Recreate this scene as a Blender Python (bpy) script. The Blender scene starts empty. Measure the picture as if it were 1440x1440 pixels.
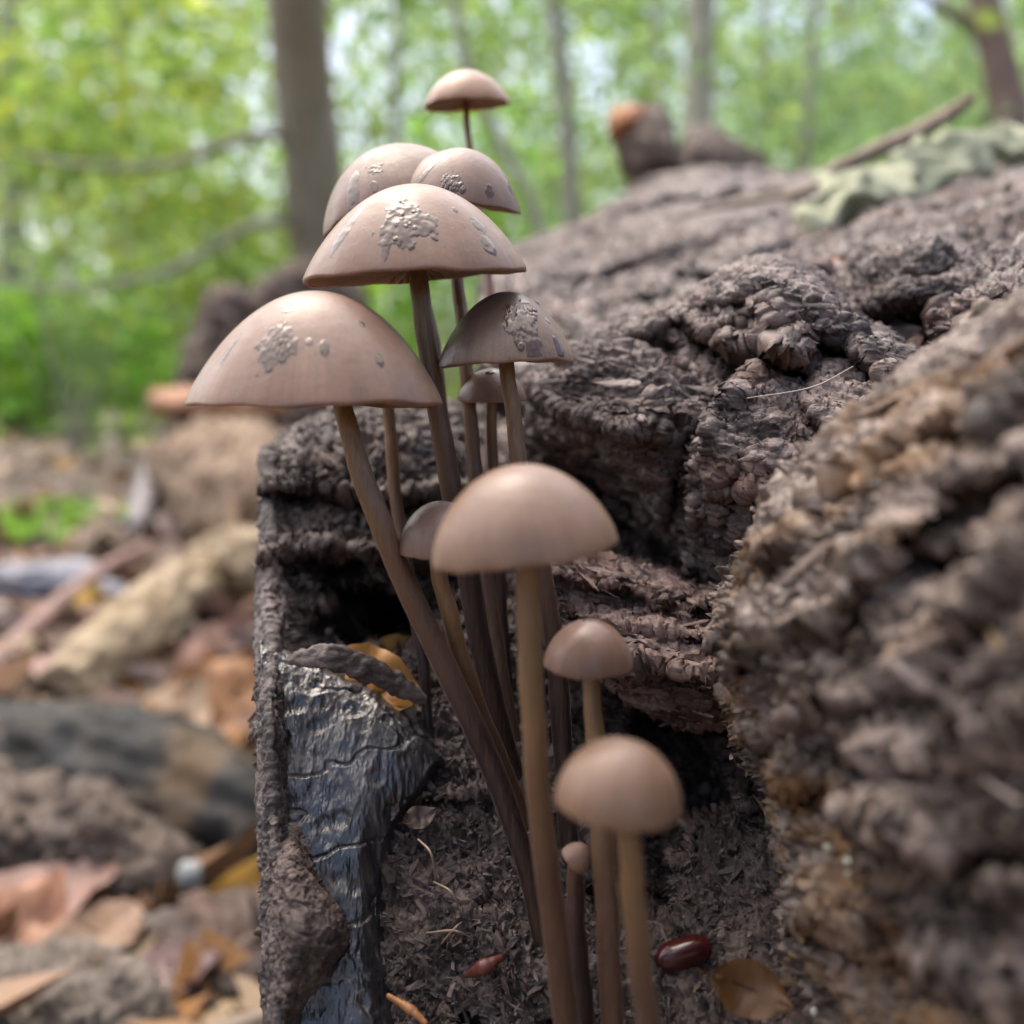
import bpy, math, random
import numpy as np
from math import radians as R_

# ------------------------------------------------------------------ camera, sky, sun, exposure
sc = bpy.context.scene
col = sc.collection
CAM_H = 0.24                       # lens height above the forest floor (m)
PITCH = R_(6.34)                   # camera looks slightly down
cam_d = bpy.data.cameras.new('camera')
cam_d.sensor_width = 36.0
cam_d.lens = 36.0
cam_d.clip_start = 0.005
cam_d.clip_end = 400.0
cam_d.dof.use_dof = True
cam_d.dof.focus_distance = 0.133
cam_d.dof.aperture_fstop = 13.5
cam = bpy.data.objects.new('camera', cam_d)
col.objects.link(cam)
cam.location = (0, 0, CAM_H)
cam.rotation_euler = (math.pi / 2 - PITCH, 0, 0)
sc.camera = cam

SUN_EL, SUN_AZ = R_(66), R_(-35)   # azimuth from +Y towards +X
w = bpy.data.worlds.new('World'); sc.world = w; w.use_nodes = True
nt = w.node_tree
bg = nt.nodes['Background']
sky = nt.nodes.new('ShaderNodeTexSky'); sky.sky_type = 'NISHITA'; sky.sun_disc = False
sky.sun_elevation = SUN_EL; sky.sun_rotation = SUN_AZ
sky.air_density = 1.0; sky.dust_density = 6.0; sky.ozone_density = 1.0
nt.links.new(sky.outputs[0], bg.inputs[0])
bg.inputs[1].default_value = 0.14
sun_d = bpy.data.lights.new('sun', 'SUN'); sun_d.energy = 1.5; sun_d.angle = R_(110); sun_d.color = (1, .92, .80)
sun = bpy.data.objects.new('sun', sun_d); col.objects.link(sun)
from mathutils import Vector
sdir = Vector((math.sin(SUN_AZ) * math.cos(SUN_EL), math.cos(SUN_AZ) * math.cos(SUN_EL), math.sin(SUN_EL)))
sun.rotation_euler = sdir.to_track_quat('Z', 'Y').to_euler()
sc.view_settings.view_transform = 'Standard'
sc.view_settings.look = 'None'
sc.view_settings.exposure = 1.3
sc.view_settings.gamma = 1.0
sc.cycles.use_denoising = True
sc.cycles.max_bounces = 5
sc.cycles.diffuse_bounces = 3
sc.cycles.adaptive_threshold = .02
sc.cycles.transparent_max_bounces = 8
sc.cycles.caustics_reflective = False
sc.cycles.caustics_refractive = False

# ------------------------------------------------------------------ coordinates
F = np.array((0, math.cos(PITCH), -math.sin(PITCH)))
U = np.array((0, math.sin(PITCH), math.cos(PITCH)))
C0 = np.array((0, 0, CAM_H))
def P(px, py, z):
    """point seen at photo pixel (px,py) at z centimetres in front of the lens"""
    px = np.asarray(px, float); py = np.asarray(py, float); z = np.asarray(z, float) * .01
    cx = (px - 720) / 1440 * z; cy = -(py - 720) / 1440 * z
    o = C0 + z[..., None] * F + cy[..., None] * U
    o[..., 0] += cx
    return o
def proj(p):
    d = p - C0
    z = d @ F
    return 720 + 1440 * d[..., 0] / z, 720 - 1440 * (d @ U) / z, z
def G(px, py, h=0.0):
    """point on the forest floor (height h) seen at photo pixel"""
    d = F + (px - 720) / 1440 * np.array((1., 0, 0)) - (py - 720) / 1440 * U
    t = (h - CAM_H) / d[2]
    return C0 + t * d

# ------------------------------------------------------------------ noise (numpy)
def _hash(ix, iy, iz, s):
    h = (ix * 374761393 + iy * 668265263 + iz * 2147483647 + s * 1274126177) & 0xFFFFFFFF
    h = ((h ^ (h >> 13)) * 1274126177) & 0xFFFFFFFF
    h = ((h ^ (h >> 16)) * 2246822519) & 0xFFFFFFFF
    return h ^ (h >> 15)
_g = np.random.RandomState(5).normal(size=(256, 3)).astype(np.float32)
_g /= np.linalg.norm(_g, axis=1)[:, None]
def noise(p, seed=0):
    p = np.asarray(p, np.float64)
    f = np.floor(p); i = f.astype(np.int64); f = (p - f).astype(np.float32)
    u = f * f * f * (f * (f * 6 - 15) + 10)
    out = 0
    for dx in (0, 1):
        wx = u[:, 0] if dx else 1 - u[:, 0]
        for dy in (0, 1):
            wy = u[:, 1] if dy else 1 - u[:, 1]
            for dz in (0, 1):
                wz = u[:, 2] if dz else 1 - u[:, 2]
                g = _g[_hash(i[:, 0] + dx, i[:, 1] + dy, i[:, 2] + dz, seed) & 255]
                out = out + wx * wy * wz * (g[:, 0] * (f[:, 0] - dx) + g[:, 1] * (f[:, 1] - dy) + g[:, 2] * (f[:, 2] - dz))
    return out * 1.6
def fbm(p, o=4, seed=0, lac=2.03, gain=.5):
    s = 0; a = 1
    for k in range(o):
        s = s + a * noise(p, seed + k); p = p * lac; a *= gain
    return s
def ridged(p, o=3, seed=0):
    s = 0; a = 1
    for k in range(o):
        s = s + a * (1 - 2 * np.abs(noise(p, seed + k))); p = p * 2.1; a *= .5
    return s
def worley(p, seed=0):
    p = np.asarray(p, np.float64)
    f = np.floor(p); i = f.astype(np.int64); f = p - f
    d1 = np.full(len(p), 9.); d2 = np.full(len(p), 9.)
    for dx in (-1, 0, 1):
        for dy in (-1, 0, 1):
            for dz in (-1, 0, 1):
                h = _hash(i[:, 0] + dx, i[:, 1] + dy, i[:, 2] + dz, seed)
                d = (dx + (h & 1023) / 1024 - f[:, 0]) ** 2 + (dy + ((h >> 10) & 1023) / 1024 - f[:, 1]) ** 2 + (dz + ((h >> 20) & 1023) / 1024 - f[:, 2]) ** 2
                m = d < d1
                d2 = np.where(m, d1, np.minimum(d2, d)); d1 = np.where(m, d, d1)
    return np.sqrt(d1), np.sqrt(d2)
def sstep(a, b, x):
    t = np.clip((x - a) / (b - a), 0, 1)
    return t * t * (3 - 2 * t)

# ------------------------------------------------------------------ mesh helpers
def mesh(name, V, Fq, mat=None, parent=None, smooth=True, attrs=None, link=True):
    """V (n,3); Fq: (m,k) int array or a list of such arrays"""
    if not isinstance(Fq, list): Fq = [Fq]
    Fq = [np.asarray(f, np.int32) for f in Fq if len(f)]
    me = bpy.data.meshes.new(name)
    V = np.asarray(V, np.float32)
    me.vertices.add(len(V)); me.vertices.foreach_set('co', V.ravel())
    loops = np.concatenate([f.ravel() for f in Fq])
    tot = np.concatenate([np.full(len(f), f.shape[1], np.int32) for f in Fq])
    st = np.concatenate([[0], np.cumsum(tot)[:-1]]).astype(np.int32)
    me.loops.add(len(loops)); me.loops.foreach_set('vertex_index', loops)
    me.polygons.add(len(tot)); me.polygons.foreach_set('loop_start', st); me.polygons.foreach_set('loop_total', tot)
    me.polygons.foreach_set('use_smooth', np.full(len(tot), smooth, bool))
    if attrs:
        for k, a in attrs.items():
            a = np.asarray(a, np.float32)
            if a.ndim == 1:
                at = me.attributes.new(k, 'FLOAT', 'POINT'); at.data.foreach_set('value', a)
            else:
                at = me.attributes.new(k, 'FLOAT_COLOR', 'POINT')
                at.data.foreach_set('color', np.concatenate([a, np.ones((len(a), 1))], 1).astype(np.float32).ravel())
    me.update(calc_edges=True); me.validate()
    if mat: me.materials.append(mat)
    o = bpy.data.objects.new(name, me)
    if link: col.objects.link(o)
    if parent is not None: setp(o, parent)
    return o
def setp(o, parent):
    o.parent = parent
    def world(q):
        m = q.matrix_parent_inverse @ q.matrix_basis
        return m if q.parent is None else world(q.parent) @ m
    o.matrix_parent_inverse = world(parent).inverted()
def thing(name, label, cat, loc, group=None):
    o = bpy.data.objects.new(name, None); col.objects.link(o)
    o.empty_display_size = .01
    o.location = tuple(float(v) for v in loc)
    return tag(o, label, cat, group)
def tag(o, label, cat, group=None, kind=None):
    if label: o['label'] = label
    if cat: o['category'] = cat
    if group: o['group'] = group
    if kind: o['kind'] = kind
    return o
def struct(o): o['kind'] = 'structure'; return o
def gridfaces(n, m, wrap_m=False, off=0):
    i = np.arange(n - 1)[:, None]; j = np.arange(m if wrap_m else m - 1)[None, :]
    j2 = (j + 1) % m
    a = i * m + j; b = i * m + j2; c = (i + 1) * m + j2; d = (i + 1) * m + j
    return np.stack([a, b, c, d], -1).reshape(-1, 4) + off
def cr(pts, n):
    """Catmull-Rom through pts -> n samples"""
    pts = np.asarray(pts, float)
    e = np.concatenate([[2 * pts[0] - pts[1]], pts, [2 * pts[-1] - pts[-2]]])
    t = np.linspace(0, len(pts) - 1 - 1e-9, n); k = t.astype(int); f = (t - k).reshape((-1,) + (1,) * (pts.ndim - 1))
    a, b, c, d = e[k], e[k + 1], e[k + 2], e[k + 3]
    return .5 * (2 * b + (c - a) * f + (2 * a - 5 * b + 4 * c - d) * f ** 2 + (3 * b - a - 3 * c + d) * f ** 3)
def tube(path, rad, sides=16, squash=1.0, wob=0, seed=0, cap=True, rid=0):
    """path (n,3) dense, rad (n,) -> V, F list, t attr"""
    path = np.asarray(path, float); n = len(path)
    T = np.gradient(path, axis=0); T /= np.linalg.norm(T, axis=1)[:, None]
    ref = np.array((1., 0, 0)) if abs(T[:, 0].mean()) < .8 else np.array((0, 1., 0))
    A = np.cross(T, ref); A /= np.linalg.norm(A, axis=1)[:, None]
    B = np.cross(T, A)
    a = np.linspace(0, 2 * np.pi, sides, endpoint=False)
    V = path[:, None] + (np.cos(a)[None, :, None] * A[:, None] + np.sin(a)[None, :, None] * B[:, None] * squash) * np.asarray(rad)[:, None, None]
    if wob:
        Q = V.reshape(-1, 3)
        nn = fbm(Q / (np.mean(rad) * 1.6) + seed * 7.3, 3, seed).reshape(n, sides)
        V = V + (V - path[:, None]) * nn[..., None] * wob
    if rid:
        s_ = np.repeat(np.linspace(0, 1, n), sides); a_ = np.tile(a, n)
        rr_ = ridged(np.stack([np.cos(a_) * 2.3, np.sin(a_) * 2.3, s_ * 7 + seed], 1), 3, seed + 3).reshape(n, sides)
        V = V + (V - path[:, None]) * rr_[..., None] * rid
    V = V.reshape(-1, 3)
    Fs = [gridfaces(n, sides, True)]
    if cap:
        V = np.concatenate([V, path[:1], path[-1:]])
        j = np.arange(sides); j2 = (j + 1) % sides
        Fs.append(np.stack([j2, j, np.full(sides, n * sides)], 1))
        Fs.append(np.stack([(n - 1) * sides + j, (n - 1) * sides + j2, np.full(sides, n * sides + 1)], 1))
    t = np.repeat(np.linspace(0, 1, n), sides)
    if cap: t = np.concatenate([t, [0, 1]])
    return V, Fs, t

# ------------------------------------------------------------------ materials
def M(name):
    m = bpy.data.materials.new(name); m.use_nodes = True
    return m, m.node_tree, m.node_tree.nodes['Principled BSDF']
def N(t, typ, **kw):
    n = t.nodes.new(typ)
    for k, v in kw.items():
        if k.startswith('i_'): n.inputs[k[2:].replace('_', ' ')].default_value = v
        else: setattr(n, k, v)
    return n
def ramp(t, fac, stops, interp='LINEAR'):
    r = t.nodes.new('ShaderNodeValToRGB'); r.color_ramp.interpolation = interp
    e = r.color_ramp.elements
    while len(e) > 1: e.remove(e[-1])
    e[0].position = stops[0][0]; e[0].color = (*stops[0][1], 1)
    for p, c in stops[1:]:
        k = e.new(p); k.color = (*c, 1)
    t.links.new(fac, r.inputs[0]); return r.outputs[0]
def coords(t, scale=(1, 1, 1), rot=(0, 0, 0)):
    tc = N(t, 'ShaderNodeTexCoord'); mp = N(t, 'ShaderNodeMapping')
    mp.inputs['Scale'].default_value = scale; mp.inputs['Rotation'].default_value = rot
    t.links.new(tc.outputs['Object'], mp.inputs[0]); return mp.outputs[0]
def nz(t, vec, scale, detail=6, rough=.6, dist=0):
    n = N(t, 'ShaderNodeTexNoise'); n.inputs['Scale'].default_value = scale; n.inputs['Detail'].default_value = detail
    n.inputs['Roughness'].default_value = rough; n.inputs['Distortion'].default_value = dist
    t.links.new(vec, n.inputs['Vector']); return n.outputs[0]
def mix(t, fac, a, b, blend='MIX'):
    m = N(t, 'ShaderNodeMix', data_type='RGBA', blend_type=blend)
    for sock, v in ((m.inputs['Factor'], fac), (m.inputs['A'], a), (m.inputs['B'], b)): pass
    def put(s, v):
        if hasattr(v, 'is_output'): t.links.new(v, s)
        else: s.default_value = v if isinstance(v, (int, float)) else (*v, 1)
    put(m.inputs[0], fac); put(m.inputs[6], a); put(m.inputs[7], b)
    return m.outputs[2]
def bump(t, b, h, dist, strength=.6, prev=None):
    n = N(t, 'ShaderNodeBump'); n.inputs['Distance'].default_value = dist; n.inputs['Strength'].default_value = strength
    t.links.new(h, n.inputs['Height'])
    if prev is not None: t.links.new(prev, n.inputs['Normal'])
    t.links.new(n.outputs[0], b.inputs['Normal']); return n.outputs[0]

def wood_mat(name, dark, mid, light, scale=120., rough=(.55, .9), grain=(1, 1, 1), rot=(0, 0, 0), fine=1800., spots=None, bstr=.85, gdir=None, gk=.85):
    m, t, b = M(name)
    v = coords(t, grain, rot)
    if gdir is not None:
        g_ = np.array(gdir, float); g_ /= np.linalg.norm(g_)
        dt = N(t, 'ShaderNodeVectorMath', operation='DOT_PRODUCT'); dt.inputs[1].default_value = g_; t.links.new(v, dt.inputs[0])
        sc2 = N(t, 'ShaderNodeVectorMath', operation='SCALE'); sc2.inputs[0].default_value = g_ * gk; t.links.new(dt.outputs['Value'], sc2.inputs['Scale'])
        sb = N(t, 'ShaderNodeVectorMath', operation='SUBTRACT'); t.links.new(v, sb.inputs[0]); t.links.new(sc2.outputs[0], sb.inputs[1]); v = sb.outputs[0]
    c1 = nz(t, v, scale, 8, .65, .4)
    c = ramp(t, c1, [(.36, dark), (.48, mid), (.60, light), (.72, mid)])
    c2 = nz(t, v, scale * 6, 5, .7)
    c = mix(t, .4, c, ramp(t, c2, [(.3, dark), (.55, mid), (.72, light)]))
    if spots:
        c3 = nz(t, v, scale * .45, 4, .6)
        c = mix(t, ramp(t, c3, [(.52, (0, 0, 0)), (.66, (1, 1, 1))]), c, spots)
    t.links.new(c, b.inputs['Base Color'])
    rr = N(t, 'ShaderNodeMapRange'); rr.inputs[3].default_value = rough[0]; rr.inputs[4].default_value = rough[1]
    t.links.new(nz(t, v, scale * .8, 4), rr.inputs[0]); rr.inputs[1].default_value = .35; rr.inputs[2].default_value = .65
    t.links.new(rr.outputs[0], b.inputs['Roughness'])
    p = bump(t, b, nz(t, v, fine * .35, 6, .7), .0005, bstr)
    bump(t, b, nz(t, v, fine, 4, .7), .0003, bstr, p)
    return m

def attr(t, name, out='Fac'):
    a = N(t, 'ShaderNodeAttribute'); a.attribute_name = name; return a.outputs[out]

GD = (-.78, .60, .10)
WOOD = wood_mat('rotten_wood', (.012, .008, .0075), (.068, .047, .042), (.31, .24, .215), 230, spots=(.12, .066, .050), rough=(.28, .7), gdir=GD)
WOOD_R = wood_mat('rotten_wood_ochre', (.018, .013, .010), (.112, .080, .062), (.44, .35, .30), 230, spots=(.24, .135, .06), rough=(.3, .75), gdir=(-.45, .75, -.3), gk=.7)
WOOD_RED = wood_mat('rotten_wood_red', (.022, .012, .010), (.115, .068, .055), (.40, .29, .245), 230, spots=(.22, .085, .05), rough=(.4, .8), gdir=GD)
SOIL = wood_mat('crumbled_wood', (.014, .009, .008), (.058, .038, .030), (.20, .145, .12), 140, rough=(.32, .75))
DARKWOOD = wood_mat('dark_wood', (.02, .015, .013), (.07, .045, .034), (.16, .10, .07), 60)
def bark_material():
    m, t, b = M('wet_black_bark')
    v = coords(t, (1, 1, .22), (0, R_(6), 0))
    c = ramp(t, nz(t, v, 260, 8, .65, .5), [(.3, (.008, .008, .010)), (.5, (.024, .022, .024)), (.68, (.09, .075, .07))])
    t.links.new(c, b.inputs['Base Color'])
    r = ramp(t, nz(t, v, 500, 5, .6), [(.32, (.2,) * 3), (.55, (.40,) * 3), (.75, (.7,) * 3)])
    t.links.new(r, b.inputs['Roughness'])
    p = bump(t, b, nz(t, v, 420, 5, .55), .0006, .6)
    bump(t, b, nz(t, v, 2200, 3, .6), .0001, .5, p)
    b.inputs['Specular IOR Level'].default_value = 1.0
    return m
BARK = bark_material()

def cap_material(name, colr, edge):
    m, t, b = M(name)
    v = coords(t)
    c = mix(t, ramp(t, attr(t, 'rad'), [(.0, (0, 0, 0)), (.6, (.15,) * 3), (1, (1, 1, 1))]), colr, edge)
    dk = tuple(x * .72 for x in colr)
    c = mix(t, ramp(t, attr(t, 'rad'), [(.0, (.55,) * 3), (.42, (0, 0, 0))]), c, tuple(x * .72 for x in colr))
    ca = N(t, 'ShaderNodeCombineXYZ'); t.links.new(attr(t, 'ang'), ca.inputs[0]); t.links.new(attr(t, 'rad'), ca.inputs[1])
    ms = N(t, 'ShaderNodeVectorMath', operation='MULTIPLY'); ms.inputs[1].default_value = (26, 1.6, 1); t.links.new(ca.outputs[0], ms.inputs[0])
    fibf = N(t, 'ShaderNodeMath', operation='MULTIPLY'); t.links.new(ramp(t, nz(t, ms.outputs[0], 1, 4, .65), [(.42, (0, 0, 0)), (.75, (1, 1, 1))]), fibf.inputs[0])
    t.links.new(ramp(t, attr(t, 'rad'), [(.1, (0, 0, 0)), (.9, (.55,) * 3)]), fibf.inputs[1])
    c = mix(t, fibf.outputs[0], c, tuple(x * .7 for x in colr))
    vs = N(t, 'ShaderNodeTexVoronoi'); vs.inputs['Scale'].default_value = 420; t.links.new(v, vs.inputs['Vector'])
    c = mix(t, ramp(t, vs.outputs['Distance'], [(.05, (.7,) * 3), (.14, (0, 0, 0))]), c, tuple(x * .6 for x in colr))
    c = mix(t, ramp(t, nz(t, v, 160, 5, .6), [(.42, (0, 0, 0)), (.75, (.8,) * 3)]), c, dk)
    c = mix(t, ramp(t, nz(t, v, 3200, 3, .6), [(.45, (0, 0, 0)), (.8, (.45,) * 3)]), c, dk)
    t.links.new(c, b.inputs['Base Color'])
    b.inputs['Roughness'].default_value = .45
    r = ramp(t, nz(t, v, 220, 4, .6), [(.35, (.28,) * 3), (.65, (.46,) * 3)])
    t.links.new(r, b.inputs['Roughness'])
    b.inputs['Specular IOR Level'].default_value = .42
    b.inputs['Subsurface Weight'].default_value = .35
    b.inputs['Subsurface Radius'].default_value = (1.0, .55, .35)
    b.inputs['Subsurface Scale'].default_value = .0025
    b.inputs['Sheen Weight'].default_value = .04
    b.inputs['Sheen Roughness'].default_value = .5
    # faint radial lines that grow towards the margin + fine grain
    cx = N(t, 'ShaderNodeCombineXYZ'); t.links.new(attr(t, 'ang'), cx.inputs[0])
    wv = nz(t, cx.outputs[0], 22, 3, .6)
    mm = N(t, 'ShaderNodeMath', operation='MULTIPLY')
    t.links.new(wv, mm.inputs[0]); t.links.new(ramp(t, attr(t, 'rad'), [(.55, (0, 0, 0)), (1, (1, 1, 1))]), mm.inputs[1])
    p = bump(t, b, mm.outputs[0], .0003, .22)
    p = bump(t, b, nz(t, v, 420, 4, .6), .0003, .35, p)
    bump(t, b, nz(t, v, 3600, 3, .6), .00006, .5, p)
    return m
def stem_material(name, top, mid, low):
    m, t, b = M(name)
    v = coords(t, (1, 1, .06))
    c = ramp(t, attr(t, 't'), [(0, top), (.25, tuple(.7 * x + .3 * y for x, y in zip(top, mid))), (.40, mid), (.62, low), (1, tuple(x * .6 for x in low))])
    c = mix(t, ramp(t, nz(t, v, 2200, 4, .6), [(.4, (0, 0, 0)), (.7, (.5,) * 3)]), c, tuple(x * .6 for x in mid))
    t.links.new(c, b.inputs['Base Color'])
    b.inputs['Roughness'].default_value = .36
    b.inputs['Sheen Weight'].default_value = .16
    b.inputs['Sheen Roughness'].default_value = .25
    b.inputs['Sheen Tint'].default_value = (1, .93, .85, 1)
    b.inputs['Subsurface Weight'].default_value = .2
    b.inputs['Subsurface Scale'].default_value = .0012
    bump(t, b, nz(t, v, 1600, 4, .65), .0004, .7)
    return m
def simple(name, c, rough=.6, spec=.5, sss=0):
    m, t, b = M(name)
    v = coords(t)
    cc = mix(t, ramp(t, nz(t, v, 90, 6, .65), [(.35, (0, 0, 0)), (.7, (1, 1, 1))]), c, tuple(x * .6 for x in c))
    t.links.new(cc, b.inputs['Base Color']); b.inputs['Roughness'].default_value = rough
    b.inputs['Specular IOR Level'].default_value = spec
    return m
def tint_mat(name, rough=.6, trans=0., scale=60., vary=.35):
    """colour from the per-leaf tint attribute"""
    m, t, b = M(name)
    v = coords(t)
    c = attr(t, 'tint', 'Color')
    c = mix(t, ramp(t, nz(t, v, scale, 5, .65), [(.35, (0, 0, 0)), (.75, (1, 1, 1))]), c, mix(t, 1.0, c, (1 - vary,) * 3, 'MULTIPLY'))
    t.links.new(c, b.inputs['Base Color']); b.inputs['Roughness'].default_value = rough
    if trans:
        tr = N(t, 'ShaderNodeBsdfTranslucent'); t.links.new(c, tr.inputs[0])
        mx = N(t, 'ShaderNodeMixShader'); mx.inputs[0].default_value = trans
        t.links.new(b.outputs[0], mx.inputs[1]); t.links.new(tr.outputs[0], mx.inputs[2])
        t.links.new(mx.outputs[0], t.nodes['Material Output'].inputs[0])
    return m
GREEN = tint_mat('green_leaf', .45, .62, 6., .2)
DEAD = tint_mat('dead_leaf_skin', .5, .15, 60.)
CHIP = tint_mat('wood_crumb', .7, 0, 300.)
TRUNK = wood_mat('beech_bark', (.24, .24, .175), (.33, .325, .245), (.42, .40, .315), 6, grain=(1, 1, .4), fine=60, rough=(.7, .95))
TRUNK_P = wood_mat('pale_bark', (.20, .185, .15), (.28, .26, .22), (.36, .34, .30), 6, grain=(1, 1, .4), fine=60, rough=(.7, .95))
TRUNK_B = wood_mat('brown_bark', (.11, .075, .06), (.19, .135, .11), (.27, .20, .16), 6, grain=(1, 1, .4), fine=60, rough=(.7, .95))
GROUND = wood_mat('leaf_mould', (.04, .028, .02), (.11, .078, .058), (.22, .155, .115), 14, fine=160)

# ------------------------------------------------------------------ forest floor
def build_ground():
    rr = np.concatenate([np.linspace(.02, 3, 120), np.geomspace(3.1, 180, 60)])
    aa = np.linspace(0, 2 * np.pi, 220, endpoint=False)
    X = rr[:, None] * np.sin(aa); Y = rr[:, None] * np.cos(aa)
    V = np.stack([X, Y, np.zeros_like(X)], -1).reshape(-1, 3)
    r = np.repeat(rr, len(aa))
    V[:, 2] = fbm(V * 3.1, 4, 3) * .02 * np.clip(r / .5, 0, 1) + fbm(V * .25, 2, 9) * .10 * np.clip((r - 2) / 8, 0, 1) - .012
    o = mesh('forest_floor', V, gridfaces(len(rr), len(aa), True), GROUND)
    struct(o)
build_ground()

# ------------------------------------------------------------------ rotting log
rngs = np.random.RandomState
log = thing('fallen_log', 'big rotting log with crumbling brown wood, the mushrooms grow from its hollow', 'log', P(900, 1600, 16) * (1, 1, 0))

def vec2(Q, seed): return np.stack([fbm(Q / 1.3 + 41 + 13 * k, 2, seed + 60 + k) for k in range(3)], 1)
def chunk(name, net, nu, nv, mat, thick=.06, back=(.12, 1, -.35), pits=(), ridges=(), amp=1., spec='crumb', seed=0, parent=log, freq=1., label=None, kind=None, smooth=True, cat=None, rough=None, rscale=.35, lay=(.45, -.35, .82), gd=(-.78, .60, .10), layer=1., fibre=1., iso=1., ledges=()):
    """lump of wood: net of columns (px,py,z cm), refined, broken up by noise, with a thick body behind it"""
    net = np.asarray(net, float)                    # columns, rows, 3
    g = cr(net, nu)                                 # nu, rows, 3
    g = cr(g.transpose(1, 0, 2), nv)                # nv, nu, 3  (rows first)
    q = g.reshape(-1, 3).copy()
    wn = np.stack([q[:, 0] / 45, q[:, 1] / 45, np.full(len(q), seed * 3.7)], 1)
    wx = fbm(wn, 3, seed + 11, gain=.4); wy = fbm(wn + 50, 3, seed + 12, gain=.4)
    rg = rngs(seed + 5)
    pits = list(pits); ridges = list(ridges)
    if rough:
        n_, r0, r1, dp = rough
        x0, x1, y0, y1 = q[:, 0].min(), q[:, 0].max(), q[:, 1].min(), q[:, 1].max()
        for _ in range(n_):
            r = rg.uniform(r0, r1)
            pits.append((rg.uniform(x0, x1), rg.uniform(y0, y1), r * rg.uniform(.8, 1.8), r * rg.uniform(.5, .9), dp * rg.uniform(.5, 1.2), rg.uniform(-50, 50)))
            a_ = rg.uniform(-.9, .3); l_ = r * rg.uniform(1, 4); x, y = rg.uniform(x0, x1), rg.uniform(y0, y1)
            ridges.append((x, y, x + l_ * math.cos(a_), y + l_ * math.sin(a_), r * 1.3, dp * rg.uniform(.4, .9)))
    for (x, y, rx, ry, dep, ang) in pits:
        ca, sa = math.cos(R_(ang)), math.sin(R_(ang))
        dx = (q[:, 0] - x) + wx * rx * .45; dy = (q[:, 1] - y) + wy * ry * .45
        d = np.hypot((dx * ca + dy * sa) / rx, (-dx * sa + dy * ca) / ry)
        q[:, 2] += dep * (1 - sstep(.55, 1.1, d))
    for (x0, y0, x1, y1, wd, dep) in ridges:
        L = np.array((x1 - x0, y1 - y0), float); ll = L @ L
        tt = np.clip(((q[:, 0] - x0) * L[0] + (q[:, 1] - y0) * L[1]) / ll, 0, 1)
        d = np.hypot(q[:, 0] - x0 - tt * L[0] + wx * wd * .6, q[:, 1] - y0 - tt * L[1] + wy * wd * .6) / wd
        q[:, 2] -= dep * rscale * np.exp(-d * d)
    wl = np.stack([q[:, 0] / 75, q[:, 1] / 75, np.full(len(q), seed * 1.7)], 1)
    wl = fbm(wl, 3, seed + 33, gain=.4) * 12 + 2.5 * ridged(wl * 9, 1, seed + 34)
    for pl, dz, R in ledges:                          # broken steps: the wood falls back just below the line
        best = np.full(len(q), 1e9); sgn = np.zeros(len(q)); end = np.zeros(len(q))
        for (x0, y0), (x1, y1) in zip(pl[:-1], pl[1:]):
            L = np.array((x1 - x0, y1 - y0), float); ll = L @ L
            tt = ((q[:, 0] - x0) * L[0] + (q[:, 1] - y0) * L[1]) / ll; tc = np.clip(tt, 0, 1)
            d = np.hypot(q[:, 0] - x0 - tc * L[0], q[:, 1] - y0 - tc * L[1])
            sd = (L[0] * (q[:, 1] - y0) - L[1] * (q[:, 0] - x0)) / math.sqrt(ll)
            m = d < best; best = np.where(m, d, best); sgn = np.where(m, sd, sgn)
        fade = np.clip(1.6 - np.abs(best - np.abs(sgn)) / 14, 0, 1)
        dd = np.where(np.abs(sgn) < best - 1e-6, np.sign(sgn) * best, sgn) + wl
        q[:, 2] += dz * fade * (sstep(-1.5, 4, dd) * np.exp(-np.maximum(dd, 0) / R) - .35 * sstep(-R * .8, -2, dd) * (1 - sstep(-1.5, 4, dd)))
    W = P(q[:, 0], q[:, 1], q[:, 2]).reshape(nv, nu, 3)
    # closing skirt
    bd = np.array(back, float); bd /= np.linalg.norm(bd)
    ring = np.concatenate([W[0, :, :], W[1:, -1, :], W[-1, -2::-1, :], W[-2:0:-1, 0, :]])
    idx = np.arange(nv * nu).reshape(nv, nu)
    ri = np.concatenate([idx[0, :], idx[1:, -1], idx[-1, -2::-1], idx[-2:0:-1, 0]])
    cen = ring.mean(0)
    K = 14; steps = (np.arange(1, K + 1) / K) ** 1.5
    sk = ring[None] + bd * (steps * thick)[:, None, None] + (cen - ring)[None] * (steps ** 2 * .25)[:, None, None]
    V = np.concatenate([W.reshape(-1, 3), sk.reshape(-1, 3), [sk[-1].mean(0)]])
    nr = len(ring); o0 = nv * nu
    Fs = [gridfaces(nv, nu)[:, ::-1]]
    j = np.arange(nr); j2 = (j + 1) % nr
    Fs.append(np.stack([ri[j], ri[j2], o0 + j2, o0 + j], 1))
    Fs.append(gridfaces(K, nr, True, o0))
    last = o0 + (K - 1) * nr
    Fs.append(np.stack([last + j, last + j2, np.full(nr, len(V) - 1)], 1))
    # normals from the face fan
    Nn = np.zeros_like(V)
    for f in Fs:
        a, b, c = V[f[:, 0]], V[f[:, 1]], V[f[:, 2]]
        n = np.cross(b - a, c - a)
        for k in range(f.shape[1]):
            for ax in range(3): Nn[:, ax] += np.bincount(f[:, k], n[:, ax], len(V))
    Nn /= np.maximum(np.linalg.norm(Nn, axis=1), 1e-12)[:, None]
    tocam = C0 - W.reshape(-1, 3).mean(0)
    if (Nn[:nv * nu] @ tocam).sum() < 0: Nn = -Nn
    Q = V * 1000 * freq                                # millimetres
    warp = np.stack([fbm(Q / 9 + 31, 3, seed + 1), fbm(Q / 9 + 67, 3, seed + 2), fbm(Q / 9 + 93, 3, seed + 3)], 1)
    gd = np.array(gd, float); gd /= np.linalg.norm(gd)
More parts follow.
